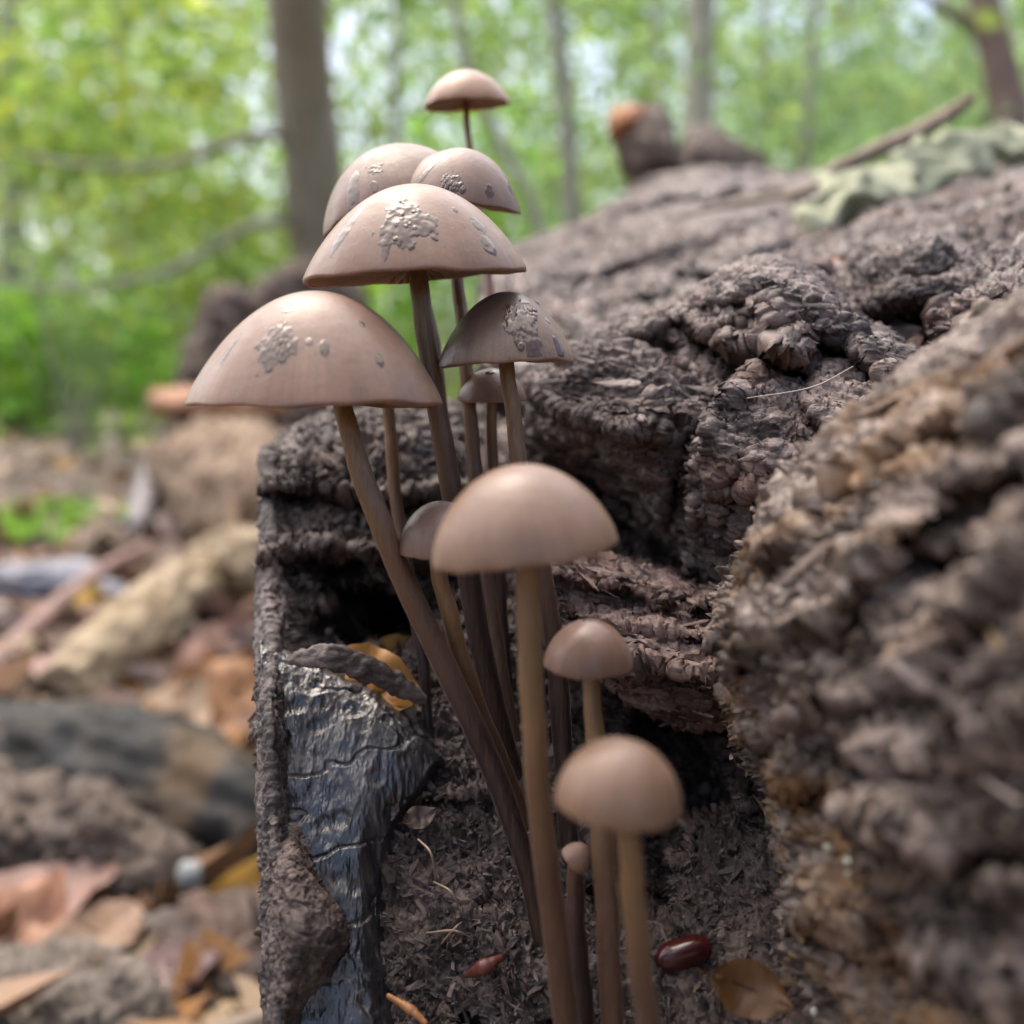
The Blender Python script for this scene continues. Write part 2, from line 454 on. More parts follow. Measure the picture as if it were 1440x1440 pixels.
    Qg = Q - .92 * (Q @ gd)[:, None] * gd                # long along the grain
    ln = np.array(lay, float); ln /= np.linalg.norm(ln)
    def layers(step, sd):
        c = (Q @ ln) / step + 1.1 * fbm(Qg / 7, 3, sd) + .35 * fbm(Q / 2.2, 3, sd + 7)
        w = c - np.floor(c)
        k = _hash(np.floor(c).astype(np.int64), np.zeros(len(c), np.int64), np.zeros(len(c), np.int64), sd) / 4294967295.
        return (sstep(0, .9, w) * (1 - sstep(.93, 1, w)) - .5) * (.4 + .9 * k)
    lay_h = layer * (.75 * layers(2.6, seed + 70) + .4 * layers(1.0, seed + 71)) * (.35 + sstep(-.3, .3, noise(Q / 11 + 5, seed + 72)))
    fib = fibre * (.55 * ridged(Qg / 3.0 + warp * .4, 2, seed + 75) + .42 * ridged(Qg / 1.3 + warp * .3, 2, seed + 73) + .16 * ridged(Qg / .5, 1, seed + 74))
    crk = noise(Qg / 6.5 + warp * .25, seed + 76); crk2 = noise(Q / 9 + warp * .5 + 40, seed + 77)
    fib = fib - fibre * .55 * (1 - sstep(.0, .06, np.abs(crk))) * sstep(-.15, .2, crk2) - fibre * .25 * (1 - sstep(.0, .05, np.abs(crk2 + .1 * crk)))
    if spec == 'crumb':
        h = 1.5 * fbm(Q / 15, 3, seed + 4) + .6 * ridged(Qg / 5.5 + warp * .5, 3, seed + 5) + iso * (.3 * ridged(Q / 1.9 + warp * .4, 2, seed + 6) + .3 * fbm(Q / 1.0, 2, seed + 16)) + lay_h + fib
        w2 = vec2(Q * .6, seed + 30)
        h = h - iso * 1.2 * sstep(.2, .42, fbm(Q / 6 + w2 * .22 + 17, 4, seed + 8, gain=.62)) - .5 * sstep(.2, .35, fbm(Q / 2 + w2 * .3 + 27, 3, seed + 9, gain=.6))
        V2 = V + (Nn * h[:, None] + warp * .8 + vec2(Q, seed) * .16 * iso) * amp * .001 / freq
    elif spec == 'grain':                               # lumpy with fine granular crust
        h = 1.4 * fbm(Q / 14, 3, seed + 4) + .4 * ridged(Qg / 4.2 + warp * .5, 3, seed + 3) + iso * (.22 * ridged(Q / 1.15 + warp * .4, 2, seed + 6) + .2 * fbm(Q / .7, 2, seed + 16)) + .5 * ridged(Qg / 7 + warp * .4, 2, seed + 5) + lay_h + fib
        w2 = vec2(Q * .6, seed + 30)
        h = h - iso * 1.2 * sstep(.22, .42, fbm(Qg / 5 + w2 * .22 + 7, 4, seed + 8, gain=.62)) - .45 * sstep(.2, .35, fbm(Qg / 1.7 + w2 * .3 + 27, 3, seed + 9, gain=.6))
        V2 = V + (Nn * h[:, None] + warp * .55 + vec2(Q, seed) * .12 * iso) * amp * .001 / freq
    elif spec == 'plates':                              # flaking plates, stepped
        S = Q * np.array((.55, .55, 1.0))
        f0 = fbm(S / 7 + warp * .3, 4, seed + 4) * 3.2
        st = np.floor(f0) + sstep(.55, .98, f0 - np.floor(f0))
        h = .7 * st + lay_h + fib + .4 * fbm(Q / 2.2, 3, seed + 5) + .35 * ridged(Q * np.array((.3, .3, 1)) / 1.1, 2, seed + 6)
        V2 = V + (Nn * h[:, None] + warp * .6 + vec2(Q, seed) * .3) * amp * .001 / freq
    elif spec == 'bark':
        S = Q * np.array((1.0, .6, .28))
        w1, _ = worley(Q / 4.5, seed + 2)
        h = .40 * ridged(S / 3.2 + warp * .3, 2, seed + 4) + .12 * ridged(S / .9 + warp * .3, 2, seed + 14) - .5 * sstep(.78, .95, ridged(Q * np.array((.35, .35, 1.)) / 5 + warp * .3, 1, seed + 15)) + .9 * fbm(Q / 12, 3, seed + 5) - .8 * sstep(.35, .15, w1) + .12 * fbm(S / .6, 2, seed + 9)
        V2 = V + (Nn * h[:, None] + warp * .25) * amp * .001 / freq
    o = mesh(name, V2, Fs, mat, parent, smooth)
    if cat: tag(o, label, cat)
    if label: o['label'] = label
    if kind: o['kind'] = kind
    return V2[:nv * nu].reshape(nv, nu, 3), Nn[:nv * nu].reshape(nv, nu, 3)

def chips(name, W, Nn, n, size, colors, seed, parent=log, region=None, elong=1.9, lift=.05, fat=.6, gdir=None):
    """crumbs lying on a lump: each a small bent, wedge-shaped sliver"""
    rg = rngs(seed)
    fv = W.reshape(-1, 3); fn = Nn.reshape(-1, 3)
    if region is not None:
        x, y, z = proj(fv)
        keep = np.where(region(x, y))[0]
    else: keep = np.arange(len(fv))
    k = rg.choice(keep, n)
    s = size * np.exp(rg.normal(0, .45, n))
    nrm = fn[k] + rg.normal(0, .55, (n, 3)); nrm /= np.linalg.norm(nrm, axis=1)[:, None]
    tn = rg.normal(size=(n, 3))
    if gdir is not None: tn = tn * .3 + np.array(gdir)
    tn -= (tn * nrm).sum(1)[:, None] * nrm; tn /= np.linalg.norm(tn, axis=1)[:, None]
    bt = np.cross(nrm, tn)
    el = elong * np.exp(rg.normal(0, .35, n))
    base = np.array([(-1, -.5, 0), (-.2, -.62, .25), (1, -.3, -.05), (.8, .35, .1), (.1, .6, .3), (-.9, .4, .05),
                     (-.8, -.3, -.4), (.0, -.4, -.2), (.8, -.15, -.35), (.6, .2, -.3), (.0, .4, -.15), (-.7, .25, -.4)])
    B = base[None] * np.stack([el, np.ones(n), np.ones(n) * fat], 1)[:, None] + rg.normal(0, .22, (n, 12, 3))
    V = fv[k][:, None] + s[:, None, None] * (B[..., :1] * tn[:, None] + B[..., 1:2] * bt[:, None] + (B[..., 2:] + lift) * nrm[:, None])
    f4 = np.array([(0, 1, 4, 5), (1, 2, 3, 4), (6, 11, 10, 7), (7, 10, 9, 8), (0, 6, 7, 1), (1, 7, 8, 2), (2, 8, 9, 3), (3, 9, 10, 4), (4, 10, 11, 5), (5, 11, 6, 0)])
    Fq = (f4[None] + 12 * np.arange(n)[:, None, None]).reshape(-1, 4)
    cc = np.array(colors)[rg.randint(0, len(colors), n)] * np.exp(rg.normal(0, .15, (n, 1)))
    o = mesh(name, V.reshape(-1, 3), Fq, CHIP, parent, False, {'tint': np.repeat(cc, 12, 0)})
    o['kind'] = 'stuff'
    return o

CR = [(.04, .028, .024), (.065, .046, .039), (.10, .073, .062), (.15, .11, .095), (.09, .055, .042)]

# hollow: back wall, cave and the crumbly floor the stems rise from
hollow = [
 [(380, 640, 19), (372, 700, 17.2), (374, 800, 16.4), (372, 900, 16.2), (372, 1000, 15.4), (372, 1120, 14.6), (374, 1250, 13.9), (376, 1420, 13.2), (376, 1640, 12.4)],
 [(440, 585, 19), (440, 640, 17.4), (440, 760, 16.6), (440, 900, 16.2), (440, 1000, 15.3), (440, 1120, 14.6), (440, 1250, 13.9), (440, 1420, 13.1), (440, 1640, 12.3)],
 [(560, 560, 20), (560, 610, 18.0), (560, 740, 16.8), (560, 890, 16.2), (560, 1000, 15.2), (560, 1120, 14.5), (560, 1250, 13.7), (560, 1420, 12.9), (560, 1640, 12.1)],
 [(680, 575, 21), (680, 640, 18.6), (680, 760, 17.0), (680, 890, 16.0), (680, 1000, 15.2), (680, 1120, 14.3), (680, 1250, 13.5), (680, 1420, 12.7), (680, 1640, 11.9)],
 [(800, 590, 21), (800, 660, 18.8), (800, 780, 17.0), (800, 890, 15.8), (800, 1000, 15.2), (800, 1120, 14.3), (800, 1250, 13.4), (800, 1420, 12.5), (800, 1640, 11.6)],
 [(940, 620, 21), (940, 700, 18.8), (940, 800, 17.2), (940, 900, 15.8), (940, 1000, 15.4), (940, 1120, 14.5), (940, 1250, 13.5), (940, 1420, 12.3), (940, 1640, 11.2)],
 [(1100, 640, 20), (1100, 720, 18.4), (1100, 800, 17.0), (1100, 900, 15.4), (1100, 1000, 14.8), (1100, 1120, 13.9), (1100, 1250, 12.8), (1100, 1420, 11.6), (1100, 1640, 10.6)],
 [(1260, 660, 19), (1260, 740, 17.6), (1260, 820, 16.0), (1260, 920, 14.6), (1260, 1000, 13.6), (1260, 1120, 12.6), (1260, 1250, 11.6), (1260, 1420, 10.6), (1260, 1640, 9.8)],
]
hW, hN = chunk('hollow', hollow, 500, 560, SOIL, .20, (.25, 1, -.35), seed=1, spec='crumb', amp=1.0, rough=(20, 12, 30, .45), fibre=.5, iso=.8, ledges=[([(376, 700), (450, 690), (560, 700), (650, 690)], .8, 30), ([(376, 790), (450, 770), (600, 800), (700, 780)], .8, 26), ([(650, 720), (760, 690), (880, 720), (960, 780)], .9, 34), ([(560, 1110), (640, 1130), (720, 1110)], .3, 20), ([(930, 1000), (1000, 1060), (1060, 1140)], .8, 30)],
   pits=[(535, 868, 82, 46, 5.5, 8), (470, 800, 40, 40, .8, 0), (960, 1060, 90, 120, 1.6, 20), (900, 1200, 60, 130, 1.2, 10), (650, 800, 60, 90, 1.5, 0)],
   ridges=[(380, 640, 378, 860, 20, .7), (420, 650, 560, 640, 40, .8), (440, 760, 600, 790, 30, .6), (560, 1130, 720, 1090, 40, .3), (930, 1000, 1060, 1130, 40, .5)],
   label='dark crumbling hollow of the log with soil-like rotted wood')
chips('wood_crumb', hW, hN, 8000, .00024, CR, 3, region=lambda x, y: (y > 1040) & (x > 480) & (x < 1130))
chips('wood_flake', hW, hN, 2000, .00022, CR, 4, region=lambda x, y: (y < 860) & (y > 560) & (x < 760))

# big ridge of wood in focus on the right
ridge = [
 [(742, 560, 21), (742, 545, 18.2), (745, 570, 17.6), (748, 600, 17.8), (750, 620, 19)],
 [(800, 500, 21), (800, 500, 17.6), (800, 550, 16.6), (800, 610, 16.4), (810, 650, 18.5)],
 [(880, 470, 20), (880, 470, 17.0), (880, 540, 15.9), (885, 630, 15.4), (890, 705, 17.5)],
 [(960, 440, 20), (960, 442, 16.6), (960, 530, 15.4), (970, 660, 14.4), (970, 795, 16.6)],
 [(1050, 380, 20), (1050, 385, 15.8), (1050, 520, 14.6), (1050, 670, 13.7), (1040, 838, 15.6)],
 [(1130, 398, 19), (1130, 405, 15.4), (1130, 520, 14.3), (1130, 670, 13.3), (1110, 830, 15.0)],
 [(1220, 466, 18.5), (1220, 472, 14.8), (1220, 540, 13.8), (1220, 670, 12.9), (1200, 800, 14.2)],
 [(1330, 518, 18), (1330, 524, 14.2), (1330, 580, 13.2), (1330, 680, 12.4), (1320, 780, 13.6)],
 [(1480, 530, 17), (1480, 540, 13.6), (1480, 600, 12.8), (1480, 690, 12.0), (1480, 780, 13.0)],
]
rW, rN = chunk('wood_ridge', ridge, 430, 400, WOOD, .07, (.1, 1, -.3), seed=21, spec='grain', amp=.9, rough=(12, 10, 24, .4), layer=.7, iso=.4, fibre=.75, gd=(.90, -.33, -.28), lay=(.25, -.1, .95),
   ledges=[([(960, 450), (1041, 497), (1143, 498), (1215, 512)], .9, 26), ([(975, 770), (962, 655), (1002, 583), (1075, 488)], -.0, 30), ([(1078, 492), (1006, 583), (966, 655), (980, 775)], .8, 30), ([(1090, 500), (1130, 560), (1190, 630)], .5, 30), ([(770, 560), (860, 600), (960, 610)], .5, 24), ([(1000, 700), (1080, 690), (1180, 720)], .4, 24), ([(900, 480), (1000, 430), (1060, 405)], .35, 20), ([(1180, 440), (1260, 480), (1330, 540)], .4, 22)],
   pits=[(1112, 528, 40, 24, 3.0, 35), (940, 500, 60, 24, .7, 20), (1170, 500, 120, 13, 1.8, 22), (965, 690, 30, 60, .6, 10), (950, 590, 80, 11, 1.3, 42), (1020, 470, 70, 13, 1.4, -18), (1040, 690, 12, 70, 1.2, 15)],
   ridges=[(1050, 392, 1320, 515, 26, .6), (1075, 495, 985, 650, 26, .55), (1090, 490, 1230, 640, 30, .5), (985, 660, 1000, 790, 30, .4), (820, 520, 900, 560, 40, .4)],
   label='sharp ridge of granular grey brown wood')
chips('wood_crumb', rW, rN, 2600, .00012, CR + [(.26, .2, .175)], 6, elong=3.6, fat=.5, gdir=GD)

# reddish ledge of plates under the ridge
ledge = [
 [(758, 770, 18), (760, 785, 15.0), (765, 840, 14.6), (775, 890, 14.4), (785, 925, 15.6)],
 [(840, 785, 18), (845, 795, 14.9), (850, 850, 14.3), (860, 930, 13.9), (865, 975, 15.2)],
 [(930, 815, 18), (930, 820, 14.7), (935, 880, 14.0), (940, 960, 13.6), (945, 1010, 15.0)],
 [(1020, 830, 18), (1020, 838, 14.3), (1020, 890, 13.5), (1020, 970, 13.2), (1020, 1020, 14.5)],
 [(1110, 820, 17), (1110, 830, 13.8), (1110, 890, 13.0), (1110, 980, 12.8), (1110, 1030, 14)],
]
lW, lN = chunk('wood_ledge', ledge, 260, 220, WOOD_RED, .05, (.1, 1, -.1), seed=41, spec='plates', amp=.8, fibre=.8, rough=(12, 10, 22, .35), ledges=[([(775, 850), (860, 880), (950, 890), (1050, 900)], .5, 22), ([(790, 890), (880, 930), (960, 950), (1050, 955)], .5, 22), ([(780, 815), (900, 840), (1040, 862)], .35, 16)],
   label='reddish flaking ledge of rotten wood')
chips('wood_flake', lW, lN, 420, .00026, [(.30, .20, .17), (.22, .13, .10), (.16, .09, .075), (.36, .27, .23)], 7, elong=3.6, fat=.5, gdir=GD)

# the log behind, receding
back_net = [
 [(690, 400, 60), (690, 375, 46), (690, 400, 36), (690, 440, 27), (690, 500, 22), (690, 580, 21)],
 [(760, 360, 60), (760, 348, 46), (760, 390, 36), (760, 440, 26), (760, 500, 21), (760, 580, 20)],
 [(850, 320, 64), (850, 310, 48), (850, 360, 37), (850, 420, 27), (850, 490, 20.5), (850, 580, 19)],
 [(920, 270, 70), (920, 262, 54), (920, 330, 38), (920, 400, 27), (920, 470, 20), (920, 560, 18.5)],
 [(1000, 240, 72), (1000, 240, 56), (1000, 310, 38), (1000, 380, 27), (1000, 450, 19.5), (1000, 540, 18)],
 [(1120, 255, 72), (1120, 255, 55), (1120, 310, 36), (1120, 370, 25), (1120, 430, 19), (1120, 520, 17.5)],
 [(1240, 245, 70), (1240, 250, 52), (1240, 300, 33), (1240, 360, 22.5), (1240, 430, 18), (1240, 520, 17)],
 [(1350, 220, 68), (1350, 228, 50), (1350, 290, 31), (1350, 360, 21), (1350, 440, 16.6), (1350, 530, 16)],
 [(1460, 200, 66), (1460, 210, 48), (1460, 270, 29), (1460, 350, 19.5), (1460, 440, 15.4), (1460, 540, 15)],
 [(1640, 190, 64), (1640, 200, 46), (1640, 260, 27), (1640, 340, 18), (1640, 440, 14), (1640, 540, 14)],
]
bW, bN = chunk('log_back', back_net, 420, 420, WOOD, .25, (.1, 1, -.5), seed=61, spec='crumb', amp=1.4, freq=.7, iso=.45, fibre=.8, layer=.8,
   ledges=[([(740, 420), (860, 385), (1000, 335), (1120, 300)], 3.2, 34), ([(720, 470), (860, 440), (960, 400), (1060, 370)], 2.2, 26), ([(1000, 395), (1120, 350), (1260, 310), (1440, 270)], 2.4, 30), ([(1120, 420), (1200, 385), (1330, 345), (1460, 320)], 1.6, 24), ([(880, 300), (980, 280), (1120, 285)], 3.0, 30)], rough=(45, 10, 26, 1.6),
   pits=[(1298, 462, 66, 34, 7.0, 8), (1235, 400, 50, 14, 1.5, -10), (860, 430, 70, 30, 2.0, 0), (1040, 420, 60, 22, 2, 10)],
   ridges=[(1180, 385, 1420, 360, 20, 1.6), (1180, 440, 1260, 410, 20, 1.2), (1340, 440, 1440, 400, 26, 1.0), (900, 360, 1100, 330, 30, 2.0)],
   label='far part of the log with crumbling brown surface')
chips('wood_crumb', bW, bN, 1200, .00026, CR + [(.38, .30, .25)], 8, elong=3.2, gdir=GD, region=lambda x, y: (y > 330) & (y < 480))

flk = [
 ([[(1172, 440, 19.5), (1172, 432, 18.4), (1176, 446, 18.2), (1182, 458, 18.6)], [(1215, 398, 20), (1215, 392, 18.2), (1218, 425, 17.8), (1226, 452, 18.2)], [(1270, 362, 20), (1272, 360, 18.0), (1274, 395, 17.4), (1280, 425, 18.0)], [(1330, 356, 20), (1330, 355, 17.8), (1332, 385, 17.2), (1338, 412, 17.8)], [(1375, 368, 20), (1376, 370, 17.8), (1378, 388, 17.4), (1380, 405, 17.8)]], 171, WOOD),
 ([[(1196, 428, 18), (1196, 424, 17.2), (1200, 436, 16.9), (1208, 446, 17.4)], [(1260, 408, 18), (1262, 404, 16.8), (1266, 418, 16.4), (1270, 430, 17.0)], [(1340, 398, 18), (1342, 396, 16.6), (1344, 412, 16.2), (1346, 428, 16.8)], [(1420, 372, 18), (1422, 372, 16.4), (1424, 396, 15.8), (1424, 420, 16.4)], [(1500, 356, 18), (1502, 356, 16.2), (1504, 386, 15.6), (1504, 420, 16.2)]], 173, WOOD),
 ([[(1326, 440, 17), (1322, 442, 15.4), (1326, 470, 15.2), (1332, 500, 15.6)], [(1370, 410, 17), (1370, 412, 15.2), (1372, 455, 14.9), (1374, 500, 15.2)], [(1430, 392, 17), (1430, 396, 15.0), (1430, 440, 14.6), (1430, 490, 15.0)], [(1520, 380, 17), (1520, 384, 14.8), (1520, 430, 14.4), (1520, 480, 14.8)]], 175, WOOD),
]
for net_, sd_, mt_ in flk:
    w_, n_ = chunk('bark_flake', net_, 190, 90, mt_, .012, (.1, 1, -.1), seed=sd_, spec='plates', amp=.9)
    chips('wood_crumb', w_, n_, 300, .00016, CR, sd_, elong=3.5, gdir=GD)

# right foreground lump, close to the lens
front = [
 [(1030, 900, 13.5), (1026, 902, 11.6), (1024, 930, 11.2), (1030, 960, 11.4), (1040, 985, 13), (1050, 1000, 13.5), (1060, 1010, 14)],
 [(1085, 745, 13.5), (1082, 760, 11.2), (1080, 850, 10.4), (1085, 950, 10.2), (1100, 1070, 10.6), (1112, 1130, 11.2), (1120, 1180, 12.5)],
 [(1150, 670, 13), (1150, 680, 10.6), (1150, 800, 9.6), (1150, 950, 9.3), (1150, 1120, 9.6), (1150, 1280, 10.2), (1150, 1420, 11.5)],
 [(1240, 588, 12.5), (1240, 598, 10.0), (1240, 740, 8.8), (1240, 920, 8.3), (1240, 1120, 8.6), (1240, 1320, 9.2), (1240, 1560, 10)],
 [(1340, 525, 12), (1340, 535, 9.4), (1340, 700, 8.1), (1340, 900, 7.6), (1340, 1120, 7.8), (1340, 1340, 8.3), (1340, 1600, 9)],
 [(1440, 465, 11.5), (1440, 475, 8.8), (1440, 660, 7.5), (1440, 880, 6.9), (1440, 1120, 7.1), (1440, 1340, 7.6), (1440, 1640, 8.4)],
 [(1560, 420, 11), (1560, 430, 8.2), (1560, 620, 6.9), (1560, 860, 6.3), (1560, 1120, 6.5), (1560, 1340, 7.0), (1560, 1680, 7.8)],
 [(1760, 420, 11), (1760, 440, 8.2), (1760, 620, 6.9), (1760, 860, 6.3), (1760, 1120, 6.5), (1760, 1340, 7.0), (1760, 1680, 7.8)],
]
fW, fN = chunk('near_lump', front, 300, 420, WOOD_R, .05, (.5, 1, -.2), seed=81, spec='crumb', amp=.95, freq=.8, rough=(24, 20, 50, .7), rscale=.22, layer=1.5, gd=(-.45, .75, -.3), lay=(.6, .5, .6), iso=.45, fibre=1.1,
   ledges=[([(1085, 790), (1160, 740), (1260, 640), (1340, 590)], .7, 40), ([(1030, 930), (1120, 880), (1220, 820), (1330, 690), (1440, 640)], .9, 46), ([(1080, 1030), (1180, 1000), (1300, 930), (1440, 800)], .8, 50), ([(1110, 1100), (1230, 1150), (1340, 1200), (1440, 1260)], .9, 50), ([(1150, 1290), (1260, 1330), (1440, 1400)], .8, 46), ([(1200, 1060), (1320, 1060), (1440, 1010)], .7, 40)],
   pits=[(1330, 800, 70, 34, 1.2, -30), (1190, 720, 60, 24, .8, -40), (1400, 1200, 90, 36, 1.1, 10), (1200, 900, 40, 40, .7, 0), (1260, 1330, 60, 50, .9, 0), (1160, 1010, 60, 20, .8, 50), (1300, 1000, 80, 22, .9, 25)],
   ridges=[(1110, 740, 1260, 610, 30, .35), (1040, 920, 1200, 800, 34, .35), (1100, 1060, 1400, 1200, 36, .35), (1230, 700, 1420, 640, 40, .3)],
   label='craggy ochre brown wood at the lower right')
chips('wood_crumb', fW, fN, 700, .00022, CR + [(.40, .31, .25), (.30, .21, .10)], 9, elong=4, gdir=(-.45, .75, -.3))

# wet black bark plate and its worn rim at the log's left edge
bark = [
 [(366, 900, 14.9), (366, 930, 14.5), (368, 1040, 13.9), (370, 1160, 13.4), (372, 1290, 12.9), (374, 1420, 12.4), (374, 1640, 11.8)],
 [(400, 915, 14.9), (400, 940, 14.5), (402, 1040, 13.9), (404, 1160, 13.4), (404, 1290, 12.9), (404, 1420, 12.4), (404, 1640, 11.8)],
 [(450, 930, 15.0), (450, 955, 14.5), (450, 1050, 13.95), (450, 1160, 13.45), (448, 1290, 12.95), (450, 1420, 12.5), (450, 1640, 11.9)],
 [(505, 955, 15.0), (505, 985, 14.4), (500, 1060, 13.9), (488, 1160, 13.45), (482, 1290, 13.0), (488, 1420, 12.5), (490, 1640, 11.9)],
 [(560, 990, 14.9), (560, 1015, 14.3), (545, 1070, 13.9), (512, 1160, 13.5), (508, 1290, 13.05), (518, 1420, 12.55), (522, 1640, 11.95)],
 [(612, 1050, 14.7), (610, 1068, 14.3), (590, 1100, 14.0), (540, 1180, 13.7), (530, 1290, 13.3), (540, 1420, 12.8), (545, 1640, 12.2)],
]
kW, kN = chunk('bark_plate', bark, 240, 520, BARK, .03, (.3, 1, -.3), seed=101, spec='bark', amp=.5, label='wet shiny black bark plate')
rim = [
 [(368, 640, 17.6), (366, 760, 16.6), (362, 880, 15.6), (362, 1000, 14.0), (366, 1130, 13.3), (370, 1260, 12.8), (374, 1400, 12.3), (374, 1620, 11.6)],
 [(384, 640, 17.2), (382, 760, 16.3), (380, 880, 15.2), (382, 1000, 13.6), (386, 1130, 13.0), (390, 1260, 12.5), (392, 1400, 12.0), (392, 1620, 11.4)],
 [(400, 640, 17.6), (400, 760, 16.6), (398, 880, 15.5), (398, 1000, 14.1), (400, 1130, 13.5), (400, 1260, 13.0), (400, 1400, 12.5), (400, 1620, 11.8)],
]
RIM = wood_mat('rim_bark', (.012, .009, .009), (.055, .041, .037), (.24, .19, .17), 200, rough=(.3, .7))
mW, mN = chunk('bark_rim', rim, 60, 520, RIM, .03, (.3, 1, -.2), seed=121, spec='grain', amp=.34, gd=(0, .2, 1), label='worn grey brown edge of the bark')
lump = [
 [(388, 1180, 13.2), (386, 1220, 12.5), (386, 1280, 12.2), (390, 1340, 12.0), (392, 1440, 11.9), (392, 1600, 11.8)],
 [(410, 1170, 13.2), (412, 1215, 12.3), (420, 1270, 11.9), (418, 1330, 11.7), (402, 1440, 11.8), (400, 1600, 11.7)],
 [(430, 1200, 13.4), (440, 1240, 12.6), (462, 1280, 12.1), (465, 1330, 12.0), (412, 1440, 12.2), (406, 1600, 12.1)],
 [(440, 1225, 13.8), (462, 1260, 13.2), (486, 1295, 13.0), (478, 1345, 13.0), (420, 1440, 13.0), (412, 1600, 12.8)],
]
uW, uN = chunk('rot_lump', lump, 120, 320, SOIL, .015, (.3, 1, -.2), seed=131, spec='crumb', amp=.4, fibre=.5, label='brown lump of rot stuck on the bark')

# broken dark chunk standing on the far end of the log
def blob(name, cen, rad, mat, seed, axes=None, lumps=.35, n=60, parent=None, freq=1.6, spikes=.12):
    """irregular closed lump: radii along three axes, broken by noise"""
    u = np.linspace(0, np.pi, n); v = np.linspace(0, 2 * np.pi, n * 2, endpoint=False)
    D = np.stack([np.sin(u)[:, None] * np.cos(v), np.sin(u)[:, None] * np.sin(v), np.cos(u)[:, None] * np.ones_like(v)], -1).reshape(-1, 3)
    k = 1 + lumps * fbm(D * freq + seed * 5.1, 4, seed) + spikes * ridged(D * freq * 3 + seed, 3, seed + 5)
    sq = np.sign(D) * np.abs(D) ** .75
    L = sq * k[:, None] * np.asarray(rad)
    A = np.eye(3) if axes is None else np.asarray(axes)
    return mesh(name, np.asarray(cen) + L @ A, gridfaces(n, n * 2, True), mat, parent)
def rotz(a): c, s = math.cos(R_(a)), math.sin(R_(a)); return np.array(((c, s, 0), (-s, c, 0), (0, 0, 1)))
def frame(d, up=(0, 0, 1)):
    d = np.asarray(d, float); d /= np.linalg.norm(d); s = np.cross(up, d); s /= np.linalg.norm(s)
    return np.stack([d, s, np.cross(d, s)])

stub_n = [
 [(858, 175, 62), (860, 160, 58), (868, 200, 56), (882, 240, 56), (885, 270, 58)],
 [(885, 155, 62), (890, 150, 57), (896, 190, 54), (905, 240, 54), (905, 280, 56)],
 [(928, 152, 62), (928, 150, 57), (932, 195, 54), (936, 245, 54), (936, 285, 56)],
 [(940, 172, 62), (940, 168, 57), (944, 200, 54), (946, 248, 54), (946, 285, 56)],
 [(952, 212, 62), (954, 208, 57), (958, 222, 54), (960, 250, 54), (960, 285, 56)],
 [(972, 190, 62), (974, 186, 57), (978, 212, 54), (980, 248, 54), (980, 285, 56)],
 [(1000, 185, 62), (1000, 182, 58), (1005, 210, 55), (1010, 245, 55), (1010, 285, 57)],
 [(1040, 205, 62), (1040, 203, 58), (1040, 222, 56), (1042, 245, 56), (1042, 285, 58)],
 [(1074, 222, 63), (1074, 220, 60), (1074, 232, 58), (1074, 250, 58), (1074, 285, 60)],
]
chunk('broken_stub', stub_n, 180, 120, wood_mat('stub_wood', (.02, .013, .010), (.060, .038, .026), (.17, .11, .07), 120), .06, (.1, 1, -.1), seed=141, spec='plates', amp=.42, freq=.6, layer=.6, label='dark broken stub on the far end of the log')
tip_n = [[(856, 178, 58), (855, 168, 56), (858, 180, 55.5), (864, 192, 56)], [(866, 156, 58), (866, 153, 55.5), (870, 172, 54.8), (875, 190, 55.2)], [(885, 152, 58), (886, 150, 55.4), (890, 168, 54.6), (893, 184, 55)], [(905, 154, 58), (906, 153, 55.8), (908, 164, 55.4), (909, 174, 55.8)]]
chunk('stub_tip', tip_n, 60, 40, simple('orange_rot', (.40, .17, .06), .7), .02, (.1, 1, -.1), seed=143, spec='plates', amp=.35, freq=.6, label='orange tip of the broken stub')

def splinters(W, Nn, n, lo, hi, gdir, mat, seed, region):
    """long slivers of wood peeling up along the grain; each its own piece"""
    rg = rngs(seed); fv = W.reshape(-1, 3); fn = Nn.reshape(-1, 3)
    x, y, z = proj(fv); keep = np.where(region(x, y))[0]
    g0 = np.array(gdir, float); g0 /= np.linalg.norm(g0)
    for i in rg.choice(keep, n):
        L = rg.uniform(lo, hi); nn = fn[i]; d = g0 + rg.normal(0, .16, 3); d -= (d @ nn) * nn * .85; d /= np.linalg.norm(d)
        sd = np.cross(nn, d); sd /= np.linalg.norm(sd)
        s = np.linspace(-.5, .5, 16); lift = L * (.02 + .12 * rg.rand() * np.clip(s + .3, 0, 1) ** 1.5)
        path = fv[i] + s[:, None] * L * d + lift[:, None] * nn + sd * (np.sin(s * rg.uniform(2, 5)) * L * .05)[:, None]
        wd = L * rg.uniform(.05, .11) * np.interp(s, [-.5, -.35, .2, .5], [.5, 1, .8, .12]) * np.exp(rg.normal(0, .12, 16))
        th = wd * rg.uniform(.2, .4)
        sec = np.array([(-1, -.4), (-.7, .5), (0, .8), (.7, .45), (1, -.4), (0, -.9)])
        V = path[:, None] + sec[None, :, :1] * wd[:, None, None] * sd + sec[None, :, 1:] * th[:, None, None] * nn
        V = V.reshape(-1, 3) + rg.normal(0, L * .004, (96, 3))
        mesh('splinter', V, [gridfaces(16, 6, True), np.arange(6)[::-1][None], (np.arange(6) + 90)[None]], mat, log, False)
splinters(rW, rN, 46, .003, .009, GD, WOOD, 201, lambda x, y: (x < 1420))
splinters(lW, lN, 34, .003, .008, GD, WOOD_RED, 202, lambda x, y: (x > 770) & (x < 1060))
splinters(bW, bN, 30, .006, .018, GD, WOOD, 203, lambda x, y: (y < 480) & (y > 320) & (x > 760) & (x < 1440))
